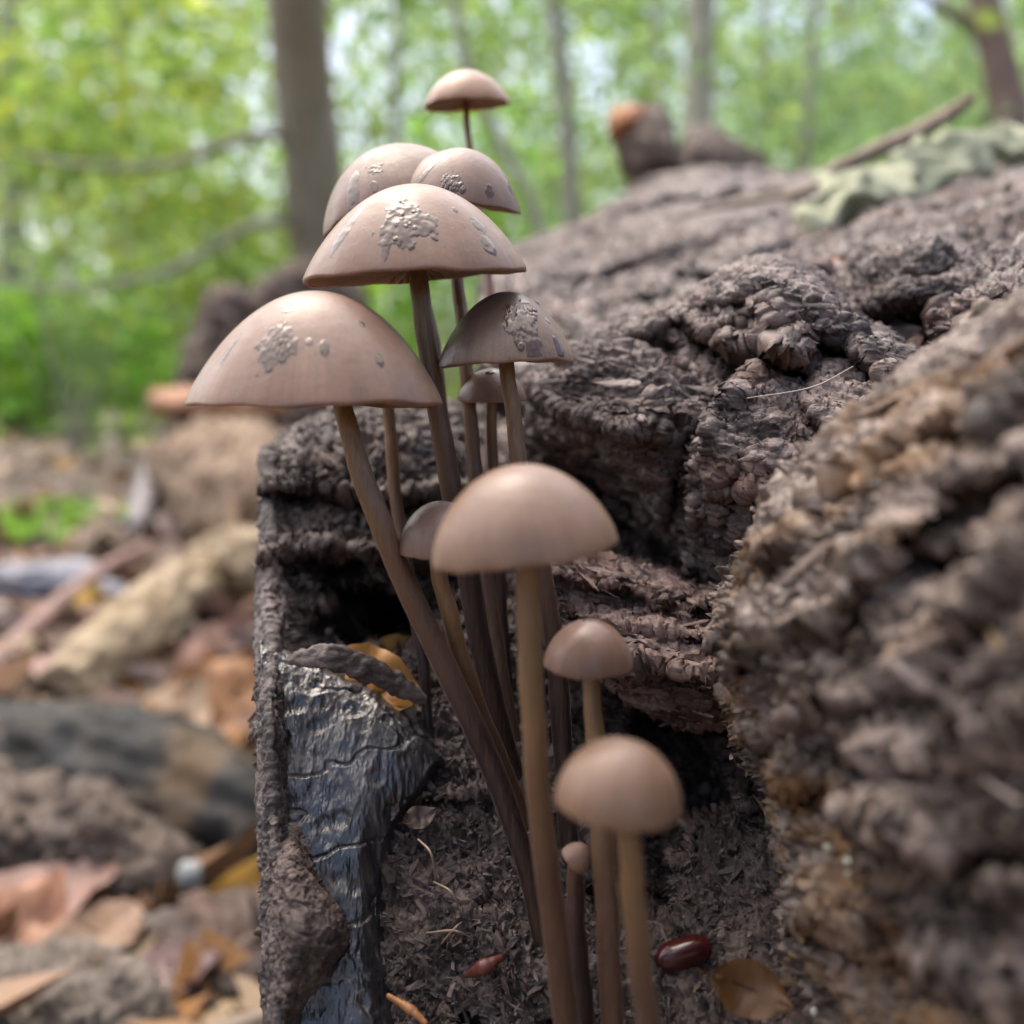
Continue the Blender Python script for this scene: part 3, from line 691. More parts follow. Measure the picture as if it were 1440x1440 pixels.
splinters(fW, fN, 40, .004, .012, (-.45, .75, -.3), WOOD_R, 204, lambda x, y: (x < 1440) & (y < 1440))
splinters(hW, hN, 30, .002, .006, (-.3, .5, .6), SOIL, 205, lambda x, y: (x < 1100) & (y < 1400))

# white specks of mould on the near lump
def specks():
    V = []; Fs = []; off = 0
    rg = rngs(4)
    x, y, z = proj(fW.reshape(-1, 3)); fl = fW.reshape(-1, 3)
    spots = [(1118, 1080), (1195, 1210), (1165, 1245), (1170, 1190), (1240, 1350), (1225, 1330), (1270, 1370), (1130, 1130), (1215, 1300), (1245, 1310), (1185, 1330), (1150, 1150), (1260, 1335), (1230, 1365), (1275, 1100), (1150, 1420), (1200, 1230)]
    a = np.linspace(0, 2 * np.pi, 8, endpoint=False); u = np.linspace(0, np.pi, 6)
    S = np.stack([np.sin(u)[:, None] * np.cos(a), np.sin(u)[:, None] * np.sin(a), np.cos(u)[:, None] * np.ones(8)], -1).reshape(-1, 3)
    for (px, py) in spots:
        k = np.argmin((x - px) ** 2 + (y - py) ** 2)
        r = rg.uniform(.0002, .0005)
        V.append(fl[k] + fN.reshape(-1, 3)[k] * r * .5 + S * r * rg.uniform(.7, 1.4, 3)); Fs.append(gridfaces(6, 8, True, off)); off += 48
    o = mesh('mould_speck', np.concatenate(V), np.concatenate(Fs), simple('pale_mould', (.62, .63, .52), .7), log)
    o['kind'] = 'stuff'
specks()

# ------------------------------------------------------------------ mushrooms
cap_mats = {}
def mushroom(label, cx, ry, z, Rp, hp, q, stem, wid, capc, roll=0., pitch=0., wets=(), stemc=None, seed=0, p=2.0, edge=None, flare=.0):
    rg = rngs(seed + 900)
    sc_ = z * .01 / 1440
    Rr, h = Rp * sc_, hp * sc_
    O = P(cx, ry, z)
    ax = np.array((0, 0, 1.))
    a1, a2 = R_(roll), R_(pitch)
    # cap frame: roll in the picture plane (+ = right side down), pitch (+ = leans towards the lens)
    Z = np.array((math.sin(a1), -math.sin(a2), math.cos(a1) * math.cos(a2))); Z /= np.linalg.norm(Z)
    X = np.array((1., 0, 0)) - Z[0] * Z; X /= np.linalg.norm(X); Y = np.cross(Z, X)
    st = np.array(stem, float)
    sp = P(st[:, 0], st[:, 1], st[:, 2])
    root = thing('mushroom', label, 'mushroom', sp[-1], 'brown mushrooms growing in a tuft from the log')
    ph = rg.uniform(0, 6.28, 6)
    def surf(a, t):
        """outer skin: angle a, t = 0 apex .. 1 margin"""
        r = t * (1 + .022 * np.sin(2 * a + ph[0]) * t + .018 * np.sin(3 * a + ph[1]) * t + .009 * np.sin(7 * a + ph[2]) * t ** 4 + .006 * np.sin(13 * a + ph[5]) * t ** 6)
        y = (1 - np.clip(t, 0, 1) ** p) ** q
        y = y + .022 * np.sin(2 * a + ph[3]) * t ** 3 + .010 * np.sin(5 * a + ph[4]) * t ** 4 + .007 * np.sin(11 * a + ph[1]) * t ** 8
        r = r * (1 + flare * t ** 6)
        return O + (X * (np.cos(a) * r * Rr)[..., None] + Y * (np.sin(a) * r * Rr)[..., None] + Z * (y * h)[..., None])
    na, nr = 128, 56
    a = np.linspace(0, 2 * np.pi, na, endpoint=False)
    tt = np.sin(np.linspace(0.012, np.pi / 2, nr))
    A, T = np.meshgrid(a, tt)
    V = surf(A, T)
    # rolled-under margin and underside
    under = []
    rimp = V[-1]; cen = O
    us = [(.998, -.022), (.985, -.034), (.965, -.028), (.94, .0)]
    for f, dy in us: under.append(cen + (rimp - cen) * f + Z * dy * h)
    for f in np.linspace(.9, .06, 12): under.append(cen + (rimp - cen) * f + Z * (h * (.02 + .30 * (1 - f) ** .8)))
    V = np.concatenate([V, np.array(under)])
    n = len(V)
    rad = np.concatenate([np.repeat(tt, na), np.repeat(np.linspace(1, 1, len(under)), na), [0, 1]])
    ang = np.concatenate([np.tile(a, n), [0, 0]])
    VV = np.concatenate([V.reshape(-1, 3), [surf(np.zeros(1), np.zeros(1))[0]], [V[-1].mean(0)]])
    j = np.arange(na); j2 = (j + 1) % na
    Fs = [gridfaces(n, na, True), np.stack([j2, j, np.full(na, n * na)], 1), np.stack([(n - 1) * na + j, (n - 1) * na + j2, np.full(na, n * na + 1)], 1)]
    key = (capc, edge)
    if key not in cap_mats: cap_mats[key] = cap_material('mushroom_cap_skin', capc, edge or tuple(min(1, x * f) for x, f in zip(capc, (1.12, 1.08, .98))))
    cap = mesh('cap', VV, Fs, cap_mats[key], root, True, {'rad': rad, 'ang': np.abs(ang - np.pi)})
    # gills: thin blades from stem to margin
    ng = 72
    ga = np.linspace(0, 2 * np.pi, ng, endpoint=False) + rg.normal(0, .012, ng)
    gv = []; gf = []; o_ = 0
    for k_, g in enumerate(ga):
        r0 = .12 if k_ % 2 == 0 else .5
        fr = np.array([r0, (r0 + .95) / 2, .8, .955])
        rp = surf(np.full(4, g), np.ones(4)); base = O + (rp - O) * fr[:, None]
        topo = Z * h * np.array([(.03 + .30 * (1 - f) ** .8) for f in fr])[:, None]
        low = Z * h * np.array([-.02, -.06, -.05, -.03])[:, None] + topo * np.array([.55, .4, .2, 0])[:, None]
        side = (-np.sin(g) * X + np.cos(g) * Y) * Rr * .007
        for s in (-1, 1): gv += [base + topo + side * s, base + low + side * s * .4]
        for q0, q1, fl in ((0, 4, 0), (8, 12, 1)):
            for i in range(3):
                f_ = [o_ + q0 + i, o_ + q0 + i + 1, o_ + q1 + i + 1, o_ + q1 + i]
                gf.append(f_[::-1] if fl else f_)
        for i in range(3): gf.append([o_ + 4 + i, o_ + 4 + i + 1, o_ + 12 + i + 1, o_ + 12 + i])
        o_ += 16
    gl = mesh('gills', np.concatenate(gv), np.array(gf), GILL, cap, False); gl['kind'] = 'stuff'
    # wet patches and drops on the cap
    cxp, cyp, _ = proj(VV[:nr * na])
    nrm_sgn = None
    wets = list(wets) + [(x_ + rg.normal(0, w_ * .42), y_ + rg.normal(0, h_ * .42), rg.uniform(2.2, 4.5), rg.uniform(2, 4), 12) for (x_, y_, w_, h_, _) in wets if w_ > 16 for _k in range(9)]
    for wi, (wx, wy, wr, wh, thick) in enumerate(wets):
        front_ = (VV[:nr * na] - O) @ (C0 - O) > -Rr * .2 * np.linalg.norm(C0 - O)
        d = (cxp - wx) ** 2 + (cyp - wy) ** 2 + np.where(front_, 0, 1e6)
        k = int(np.argmin(d)); t0 = tt[k // na]; a0 = a[k % na]
        wr, wh = (wr * .7, wh * .7) if wr > 10 else (wr, wh)
        da = wr * sc_ / (Rr * max(t0, .15)) * 1.35; dt = wh * sc_ / Rr * 1.35
        m = 70 if wr > 10 else 22
        gA, gT = np.meshgrid(np.linspace(-1, 1, m), np.linspace(-1, 1, m))
        aa, t_ = a0 + gA * da, np.clip(t0 + gT * dt, .005, .995)
        S0 = surf(aa, t_); e = 1e-3
        n_ = np.cross(surf(aa + e, t_) - S0, surf(aa, np.clip(t_ + e, 0, .9999)) - S0)
        n_ /= np.linalg.norm(n_, axis=-1)[..., None]
        if (n_[m // 2, m // 2] @ (S0[m // 2, m // 2] - (O - Z * h))) < 0: n_ = -n_
        pp = np.stack([gA * 2.1, gT * 2.1, np.full_like(gA, seed * 3.3 + wi * 9.1)], -1).reshape(-1, 3)
        rough_ = 1 if wr > 10 else .25
        mask = 1 - np.hypot(gA, gT) * 1.25 + rough_ * .75 * fbm(pp, 4, seed + wi).reshape(m, m)
        hh = thick * .14 * sc_ * (np.sqrt(np.clip(mask, 0, .5) * 2) * (1 + rough_ * .9 * fbm(pp * 1.7, 2, seed + 40).reshape(m, m)))
        Wv = S0 + n_ * (hh - .4 * sc_ * (mask <= 0))[..., None]
        f = gridfaces(m, m); keep = (mask.ravel()[f] > 0).any(1)
        f = f[keep]
        if not len(f): continue
        ids, inv = np.unique(f.ravel(), return_inverse=True)
        mesh('wet_patch' if m > 22 else 'droplet', Wv.reshape(-1, 3)[ids], inv.reshape(-1, 4), WET, cap)
    # stem
    top = O + Z * h * .42 + (sp[0] - O) * .9
    pts = np.concatenate([[top], sp])
    path = cr(pts, 150)
    s = np.linspace(0, 1, 150)
    for ax_ in range(2): path[:, ax_] += noise(np.stack([s * 9, s * 0 + seed * 2.3, s * 0 + ax_ * 7], 1), 17) * .00022 * np.clip(s * 8, 0, 1)
    wz = np.interp(s, np.linspace(0, 1, len(wid)), np.array(wid, float))
    dep = (path - C0) @ F
    rad_ = wz * .5 / 1440 * dep * (1 + .06 * noise(np.stack([s * 14, s * 0 + seed, s * 0], 1), 3))
    Vs, Fss, tl = tube(path, rad_, 22, .92, wob=.025, seed=seed)
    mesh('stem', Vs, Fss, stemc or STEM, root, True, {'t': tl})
    return root

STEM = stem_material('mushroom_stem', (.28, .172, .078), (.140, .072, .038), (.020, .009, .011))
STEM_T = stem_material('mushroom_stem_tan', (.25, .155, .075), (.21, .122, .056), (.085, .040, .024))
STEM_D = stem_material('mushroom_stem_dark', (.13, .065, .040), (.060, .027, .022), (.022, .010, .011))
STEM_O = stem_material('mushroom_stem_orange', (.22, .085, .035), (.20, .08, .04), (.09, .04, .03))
GILL = simple('mushroom_gill', (.50, .37, .27), .6)
def wet_material():
    m, t, b = M('wet_slime')
    v = coords(t)
    c = ramp(t, nz(t, v, 900, 4, .6), [(.35, (.11, .056, .032)), (.65, (.052, .025, .013))])
    t.links.new(c, b.inputs['Base Color'])
    b.inputs['Roughness'].default_value = .05
    b.inputs['IOR'].default_value = 1.45
    b.inputs['Specular IOR Level'].default_value = .8
    bump(t, b, nz(t, v, 800, 1, .4), .0004, .3)
    return m
WET = wet_material()

PINK = (.235, .142, .100); TAN = (.215, .132, .090); DUSK = (.115, .068, .044); MAUVE = (.19, .115, .086); BUFF = (.31, .177, .112)
mushroom('thin-stemmed pale mushroom standing highest and farthest back above the tuft', 656, 147, 19.5, 62, 45, .75,
   [(655, 150, 19.5), (660, 210, 19.4), (674, 300, 19.2), (688, 400, 18.9), (693, 540, 18.4), (690, 650, 17.8), (705, 800, 17.0), (716, 900, 16.4)], [9, 10, 12, 14, 15, 16], BUFF, roll=-3, pitch=7, stemc=STEM_O, seed=1)
mushroom('tilted glossy mushroom at upper left behind the central cap', 563, 296, 15.6, 116, 88, .8,
   [(580, 300, 15.6), (592, 400, 15.5), (612, 500, 15.4), (628, 650, 15.4), (655, 820, 15.3), (690, 960, 15.2), (722, 1070, 15.0)], [18, 20, 22, 22, 20], MAUVE, roll=-20, pitch=2, wets=[(527, 237, 16, 8, 5), (497, 270, 9, 26, 3), (528, 262, 5, 5, 3)], seed=2, p=2.1)
mushroom('mushroom with sloping cap at upper right, overlapping the tilted one', 648, 280, 15.0, 90, 68, .85,
   [(642, 290, 15.0), (643, 380, 14.9), (652, 470, 14.8), (661, 590, 14.8), (670, 680, 14.8), (688, 830, 14.7), (712, 980, 14.6), (742, 1125, 14.5)], [17, 19, 20, 22, 24, 20, 22], MAUVE, roll=13, pitch=9, wets=[(637, 256, 18, 13, 6), (600, 240, 5, 14, 3), (690, 268, 6, 6, 4), (716, 262, 6, 8, 3)], stemc=STEM_T, seed=3)
mushroom('large central mushroom with a big wet brown patch on its cap', 587, 386, 13.4, 154, 122, .88,
   [(588, 384, 13.4), (596, 450, 13.4), (613, 560, 13.5), (632, 670, 13.6), (657, 800, 13.8), (680, 930, 14.0), (715, 1060, 14.2), (740, 1140, 14.3)], [28, 29, 31, 33, 36, 34, 28], PINK, roll=-3.5, pitch=4, wets=[(570, 308, 44, 36, 7), (487, 320, 10, 26, 4), (686, 345, 14, 12, 4), (672, 316, 9, 9, 4), (640, 296, 4, 4, 4), (545, 345, 6, 12, 4)], seed=4, p=2.0)
mushroom('small flat pale mushroom half hidden behind the dark brown cap', 692, 562, 14.9, 48, 44, .6,
   [(692, 562, 14.9), (692, 640, 15.0), (700, 760, 15.2), (708, 880, 15.3), (718, 1000, 15.2)], [14, 16, 17, 18, 16], MAUVE, pitch=3, stemc=STEM, seed=5, wets=[(690, 523, 13, 7, 4)])
mushroom('dark brown mushroom with wet patch, right of the central stem', 714, 508, 13.3, 96, 96, .78,
   [(713, 512, 13.3), (722, 580, 13.3), (732, 660, 13.3), (762, 800, 13.4), (782, 930, 13.5), (792, 1050, 13.6), (800, 1180, 13.6), (812, 1280, 13.5)], [23, 24, 25, 28, 32, 32, 26], DUSK, roll=-2, pitch=2, wets=[(733, 455, 28, 30, 6), (738, 425, 12, 6, 4), (785, 490, 6, 8, 4), (770, 450, 3, 3, 3)], seed=6, p=1.9, edge=(.25, .16, .105))
mushroom('small hidden mushroom behind the left cap, its thin stem curving to a dark base', 536, 548, 15.2, 44, 40, .7,
   [(545, 550, 15.2), (549, 620, 15.2), (560, 720, 15.2), (578, 830, 15.1), (596, 940, 15.0), (604, 1030, 14.9), (622, 1090, 14.8)], [15, 18, 20, 18, 18, 16, 15], MAUVE, stemc=STEM, seed=7)
mushroom('widest mushroom at left, its long stem slanting down to the right', 448, 565, 12.5, 174, 153, .88,
   [(481, 568, 12.5), (500, 640, 12.5), (530, 725, 12.5), (580, 840, 12.6), (640, 965, 12.7), (695, 1085, 12.8), (735, 1200, 12.8), (758, 1300, 12.8), (772, 1390, 12.9)], [25, 29, 34, 36, 37, 36, 34, 30, 26], PINK, roll=.5, pitch=0, wets=[(386, 488, 32, 30, 6), (405, 436, 9, 5, 4), (455, 487, 6, 8, 5), (510, 455, 5, 4, 3), (535, 505, 6, 6, 3), (325, 488, 5, 16, 3), (435, 480, 5, 4, 3)], seed=8, p=2.05)
mushroom('small domed mushroom tucked behind the blurred front cap', 622, 772, 12.6, 62, 68, .6,
   [(612, 778, 12.6), (625, 840, 12.7), (648, 920, 13.0), (682, 1020, 13.4), (720, 1110, 13.8), (745, 1170, 14.0)], [20, 24, 27, 28, 28, 24], MAUVE, roll=-4, stemc=STEM_T, seed=9)
mushroom('blurred pale mushroom in front of the tuft with a straight tan stem', 739, 772, 9.9, 130, 120, .66,
   [(742, 790, 9.9), (744, 900, 10.0), (752, 1040, 10.2), (764, 1180, 10.5), (782, 1320, 10.8), (798, 1450, 11.1), (816, 1600, 11.4)], [36, 38, 38, 38, 40, 42, 40], TAN, roll=-8, pitch=2, stemc=STEM_T, seed=10)
mushroom('small smooth round-capped mushroom right of the blurred stem', 827, 936, 11.4, 62, 66, .58,
   [(829, 945, 11.4), (836, 1040, 11.4), (846, 1160, 11.3), (855, 1300, 11.2), (862, 1450, 11.2), (868, 1600, 11.3)], [23, 26, 32, 36, 36, 34], MAUVE, roll=2, wets=[(826, 874, 14, 6, 3)], stemc=STEM_T, seed=11)
mushroom('nearest mushroom at lower right with a blurred round cap', 868, 1128, 8.6, 90, 90, .52,
   [(878, 1150, 8.7), (890, 1250, 8.9), (905, 1380, 9.3), (918, 1480, 9.8), (930, 1620, 10.6)], [34, 37, 38, 39, 38], (.185, .112, .074), roll=3, stemc=STEM_T, seed=12)
mushroom('tiny curled button mushroom low between the front stems', 808, 1210, 11.4, 23, 28, .5,
   [(810, 1216, 11.7), (809, 1260, 11.8), (813, 1340, 11.8), (822, 1440, 11.8), (832, 1600, 11.7)], [18, 26, 30, 32, 32], (.21, .125, .09), roll=38, pitch=8, stemc=STEM_D, seed=13)

# ------------------------------------------------------------------ single leaves, twigs and bark strips
def leafshape(n=9, wid=.34, tip=1.0, seed=0, curl=.25, fold=.12, rag=0.):
    """leaf blade along +x, width in y, with midrib fold and curl: grid n x 7"""
    rg = rngs(seed)
    s = np.linspace(0, 1, n); t = np.linspace(-1, 1, 7)
    half = wid * np.sin(np.pi * np.clip(s, .02, .985) ** .85) ** .8
    X = np.repeat(s[:, None], 7, 1) - .5; Y = half[:, None] * t[None]
    Z = curl * ((s - .5) ** 2)[:, None] * 1.6 + fold * np.abs(t)[None] * half[:, None] * 2 + rg.normal(0, rag + .012, (n, 7))
    return np.stack([X, Y, Z], -1).reshape(-1, 3), gridfaces(n, 7)
def dead_leaf(label, cen, size, colr, yaw=0, tilt=0, rollx=0, seed=0, curl=.3, wid=.34, group=None, parts=True, fold=.12):
    V, Fq = leafshape(14, wid, seed=seed, curl=curl, fold=fold, rag=.022)
    th = .012
    nv = len(V)
    V2 = np.concatenate([V, V - (0, 0, th)])
    cy_, sy_ = math.cos(R_(yaw)), math.sin(R_(yaw)); ct, s_t = math.cos(R_(tilt)), math.sin(R_(tilt)); cx_, sx_ = math.cos(R_(rollx)), math.sin(R_(rollx))
    Rz = np.array(((cy_, -sy_, 0), (sy_, cy_, 0), (0, 0, 1))); Ry = np.array(((ct, 0, -s_t), (0, 1, 0), (s_t, 0, ct))); Rx = np.array(((1, 0, 0), (0, cx_, -sx_), (0, sx_, cx_)))
    MM = Rz @ Ry @ Rx
    W = np.asarray(cen) + (V2 * size) @ MM.T
    o = mesh('dead_leaf', W, [Fq, Fq[:, ::-1] + nv], DEAD, None, True, {'tint': np.tile(colr, (len(W), 1))})
    tag(o, label, 'leaf', group)
    rib = np.stack([np.linspace(-.68, .48, 20), np.zeros(20), np.zeros(20)], 1)
    rib[:, 2] = curl * (rib[:, 0] ** 2) * 1.6 + .004
    Vr, Fr, _ = tube(np.asarray(cen) + (rib * size) @ MM.T, np.linspace(.014, .005, 20) * size, 6)
    mesh('midrib', Vr, Fr, DEAD, o, True, {'tint': np.tile(np.array(colr) * .6, (len(Vr), 1))})
    return o
def stick(name, label, cat, pts, rads, mat, seed=0, sides=20, wob=.18, group=None, n=60, rid=0, squash=1.):
    path = cr(np.array(pts), n); rr = np.interp(np.linspace(0, 1, n), np.linspace(0, 1, len(rads)), rads)
    V, Fs, t = tube(path, rr, sides, squash, wob, seed, True, rid)
    o = mesh(name, V, Fs, mat)
    tag(o, label, cat, group); return o

# curled bark strip and the orange leaf under it (in the hollow, left)
STRIP = wood_mat('strip_bark', (.02, .014, .012), (.07, .047, .040), (.22, .165, .145), 260, grain=(.3, 1, 1), rough=(.35, .7))
def strip():
    s = np.linspace(0, 1, 70)
    ctr = P(np.interp(s, [0, .3, .7, 1], [404, 460, 540, 600]), np.interp(s, [0, .3, .7, 1], [928, 922, 950, 985]), np.interp(s, [0, .3, 1], [14.4, 14.0, 14.5]))
    wd = np.interp(s, [0, .1, .5, .9, 1], [5, 11, 17, 13, 6]) * .01 * 14.2 / 1440
    a = np.linspace(-.5, 3.3, 26)
    V = ctr[:, None] + (np.cos(a)[None, :, None] * np.array((0, -.8, -.6)) + np.sin(a)[None, :, None] * np.array((0, -.2, 1.0))) * wd[:, None, None]
    V = V.reshape(-1, 3); Q = V * 1000
    nn = fbm(Q * np.array((.4, 1, 1)) / 1.2, 4, 8)
    V = V + (V - np.repeat(ctr, 26, 0)) * nn[:, None] * .35
    Vi = V - (V - np.repeat(ctr, 26, 0)) * .18
    n1 = len(V); f = gridfaces(70, 26)
    e1 = np.arange(69) * 26; e2 = e1 + 25
    rimf = np.concatenate([np.stack([e1, e1 + 26, e1 + 26 + n1, e1 + n1], 1), np.stack([e2 + 26, e2, e2 + n1, e2 + 26 + n1], 1)])
    o = mesh('bark_strip', np.concatenate([V, Vi]), [f, f[:, ::-1] + n1, rimf], STRIP)
    tag(o, 'curled grey brown bark strip lying over an orange leaf in the hollow', 'bark')
strip()
dead_leaf('orange dead leaf wedged under the curled bark strip', P(520, 962, 14.9), .0165, (.45, .20, .03), yaw=-8, tilt=-14, rollx=55, seed=3, curl=.1)
dead_leaf('dark orange leaf on the cave wall behind the slanting stem', P(560, 925, 16.4), .011, (.33, .17, .03), yaw=20, tilt=5, rollx=60, seed=5)
dead_leaf('brown orange leaf at the bottom right under the near lump', P(1058, 1392, 11.2), .0088, (.15, .066, .018), yaw=-22, tilt=-12, rollx=62, seed=6, curl=.6)
dead_leaf('thin grey brown leaf flake lying on the crumbs beside the bark plate', P(590, 1150, 13.6), .0048, (.07, .042, .032), yaw=30, tilt=10, rollx=45, seed=7)
dead_leaf('small red orange leaf scrap on top of the far log', P(1178, 380, 20.5), .009, (.35, .10, .03), yaw=10, tilt=5, rollx=40, seed=8)
# shiny red beetle-like seed at the foot of the stems
def seed_():
    c = P(962, 1340, 12.5)
    o = blob('red_seed', c, (.0036, .0016, .0017), simple('red_gloss', (.055, .008, .008), .25, .6), 7, frame((1, .2, .22)), .04, 40, None, 1.0, .0)
    tag(o, 'shiny dark red seed lying in the rot beside the front stem', 'seed')
seed_()
stick('red_sliver', 'small dark red sliver of wood among the crumbs left of the stems', 'wood sliver', [P(655, 1372, 12.6), P(680, 1360, 12.4), P(706, 1346, 12.5)], [.0003, .0010, .0004], simple('red_wood', (.13, .035, .025), .4), 3, 12)
stick('bark_splinter', 'orange splinter sticking from the crumbs at the bottom edge', 'wood sliver', [P(545, 1400, 12.4), P(575, 1418, 12.2), P(600, 1440, 12.1)], [.0003, .0006, .0003], simple('orange_wood', (.35, .15, .05), .4), 4, 10)
for k_, (a_, b_) in enumerate([((600, 1312), (668, 1322)), ((618, 1330), (650, 1296)), ((610, 1240), (648, 1286)), ((588, 1180), (612, 1236))]):
    stick('plant_fibre', ['pale fibre crossing the crumbs, lowest of four', 'short bent fibre crossing another on the crumbs', 'fine pale fibre above the crossed pair', 'uppermost fine fibre on the crumbs near the bark'][k_], 'fibre',
          [P(*a_, 13.0 + .1 * k_), P((a_[0] + b_[0]) / 2 + 6, (a_[1] + b_[1]) / 2 - 8, 12.7 + .1 * k_), P(*b_, 13.0 + .1 * k_)], [.00012, .00016, .00006], simple('pale_fibre', (.42, .30, .20), .5), k_, 6, 0, 'fibres on the crumbs', 16)
stick('root_hair', 'fine pale root hair crossing the hole in the wood ridge', 'fibre', [P(1050, 560, 13.4), P(1140, 545, 13.3), P(1200, 515, 13.4)], [.00006, .0001, .00005], simple('pale_hair', (.5, .42, .34), .5), 4, 6, 0, None, 20)
# withered pale leaf with stalk on top of the far log
def withered():
    rg = rngs(12)
    n, m = 60, 26
    s = np.linspace(0, 1, n); t = np.linspace(0, 1, m)
    ctrl = np.array([[P(x, y0, z), P(x, (y0 * 2 + y1) / 3, z - 1.5), P(x - 6, (y0 + 2 * y1) / 3, z - 2.5), P(x - 12, y1, z - 2.5)] for x, y0, y1, z in
        [(1470, 188, 232, 40), (1400, 186, 250, 38), (1330, 188, 262, 36), (1260, 206, 280, 34), (1210, 228, 312, 32), (1180, 250, 345, 31), (1145, 262, 290, 32)]])
    g = cr(ctrl, n); g = cr(g.transpose(1, 0, 2), m).transpose(1, 0, 2)
    V = g.reshape(-1, 3)
    Q = V * 1000
    d = np.stack([fbm(Q / 22 + k * 9, 4, 40 + k) for k in range(3)], 1)
    V = V + d * .007
    f = gridfaces(n, m)
    n1 = len(V)
    o = mesh('withered_leaf', np.concatenate([V, V + (0, .0012, -.0006)]), [f, f[:, ::-1] + n1], tint_mat('withered_skin', .6, .35, 80.), None, True, {'tint': np.tile((.52, .54, .36), (2 * n1, 1)) * np.exp(rg.normal(0, .05, (2 * n1, 1)))})
    tag(o, 'crumpled pale grey green withered leaf draped over the far log', 'leaf')
withered()
stick('dry_twig', 'dry brown twig with broken end rising behind the withered leaf', 'twig', [P(1130, 268, 35), P(1200, 226, 36), P(1290, 186, 38), P(1335, 160, 39), P(1368, 136, 39)], [.0012, .0026, .0032, .0030, .0022], wood_mat('dry_twig_bark', (.12, .08, .05), (.24, .17, .12), (.36, .28, .2), 80), 5)
stick('dry_twig', 'thin pale twig lying along the far log left of the withered leaf', 'twig', [P(955, 305, 34), P(1040, 285, 34), P(1130, 268, 33), P(1180, 225, 34)], [.0006, .0012, .0013, .001], wood_mat('pale_twig_bark', (.2, .16, .1), (.34, .27, .19), (.45, .38, .28), 80), 6)

# ------------------------------------------------------------------ litter on the ground at left
def ground_pts(lst): return [G(x, y, h) for x, y, h in lst]
stick('twig', 'long thin pinkish brown twig lying slantwise on the litter at left', 'twig', ground_pts([(-40, 960, .03), (60, 868, .035), (130, 810, .045), (205, 770, .05)]), [.0075, .0078, .0085, .008], wood_mat('pink_twig', (.15, .09, .075), (.27, .17, .145), (.36, .25, .21), 40), 7)
stick('grey_branch', 'grey weathered branch stub standing up in the litter behind the planks', 'branch', ground_pts([(232, 600, .06), (215, 650, .05), (205, 700, .04), (190, 745, .02)]), [.022, .026, .024, .018], wood_mat('grey_wood', (.12, .11, .115), (.22, .20, .21), (.34, .32, .33), 30), 8)
stick('black_branch', 'thick wet black branch lying among the leaves at lower left', 'branch', ground_pts([(-30, 1075, .03), (60, 1085, .035), (200, 1120, .035), (330, 1180, .03), (400, 1225, .02)]), [.030, .034, .037, .034, .026], wood_mat('wet_black_wood', (.006, .0065, .007), (.012, .0125, .0125), (.045, .036, .026), 26, rough=(.35, .7), spots=(.08, .05, .025)), 9, 64, .16, n=120, rid=.13)
bpy.data.materials['wet_black_wood'].node_tree.nodes['Principled BSDF'].inputs['Specular IOR Level'].default_value = .25
stick('bark_branch', 'rough brown branch with bark crossing in front of the black branch', 'branch', ground_pts([(-40, 1120, .05), (60, 1165, .045), (160, 1205, .04), (255, 1262, .03)]), [.014, .017, .019, .012], wood_mat('rough_bark', (.018, .013, .010), (.075, .052, .038), (.26, .195, .145), 90), 10, 64, .3, n=120, rid=.3)
def slab(name, label, pts4, thick, mat, seed, cat='wood'):
    """split piece of wood: four ground corners, thickness"""
    A = np.array(pts4)
    n, m = 90, 60
    s = np.linspace(0, 1, n)[:, None, None]; t = np.linspace(0, 1, m)[None, :, None]
    rgs = rngs(seed + 3)
    j0, j1 = np.cumsum(rgs.normal(0, .018, m)), np.cumsum(rgs.normal(0, .018, m))
    s = j0[None, :, None] + s * (1 + j1 - j0)[None, :, None]; s = np.broadcast_to(s, (n, m, 1)); e_s = np.broadcast_to(np.linspace(0, 1, n)[:, None, None], (n, m, 1))
    top = (A[0] * (1 - s) + A[1] * s) * (1 - t) + (A[3] * (1 - s) + A[2] * s) * t
    e = np.minimum(1, 20 * np.minimum(t, 1 - t)) ** .4 * np.minimum(1, 40 * np.minimum(e_s, 1 - e_s)) ** .4
    top = top + np.array((0, 0, thick)) * e
    V = top.reshape(-1, 3); L = np.linalg.norm(A[1] - A[0]); D = (A[1] - A[0]) / L
    u = (V @ D)[:, None]; Q = V + D * u * -.8
    V = V + np.stack([np.zeros(len(V)), np.zeros(len(V)), (fbm(Q / (L * .07), 4, seed) * .3 + ridged(Q / (L * .05), 2, seed + 9) * .3) * thick], 1) + np.stack([fbm(V / (L * .2) + k, 3, seed + k) for k in range(3)], 1) * L * .015
    B = V.copy(); B[:, 2] -= thick * 1.2
    n1 = len(V); f = gridfaces(n, m); idx = np.arange(n1).reshape(n, m)
    ring = np.concatenate([idx[0, :], idx[1:, -1], idx[-1, -2::-1], idx[-2:0:-1, 0]]); r2 = np.roll(ring, -1)
    o = mesh(name, np.concatenate([V, B]), [f, f[:, ::-1] + n1, np.stack([ring, ring + n1, r2 + n1, r2], 1)], mat)
    tag(o, label, cat); return o
BEIGE = wood_mat('beige_wood', (.05, .034, .02), (.25, .18, .10), (.48, .39, .26), 55, grain=(.4, .7, 1))
OCHRE = wood_mat('ochre_wood', (.025, .015, .01), (.15, .085, .045), (.42, .30, .18), 60, grain=(.5, 1, 1))
stick('split_plank', 'pale beige split plank lying slantwise on the litter', 'wood', ground_pts([(85, 985, .03), (170, 915, .035), (250, 850, .04), (318, 800, .04)]), [.020, .030, .033, .020], BEIGE, 11, 48, .10, n=90, rid=.22, squash=.8)
stick('split_plank', 'beige plank end resting against the log behind the pale plank', 'wood', ground_pts([(270, 800, .05), (320, 795, .055), (370, 800, .06), (430, 805, .06)]), [.02, .034, .036, .03], BEIGE, 13, 48, .10, n=80, rid=.22, squash=.7)
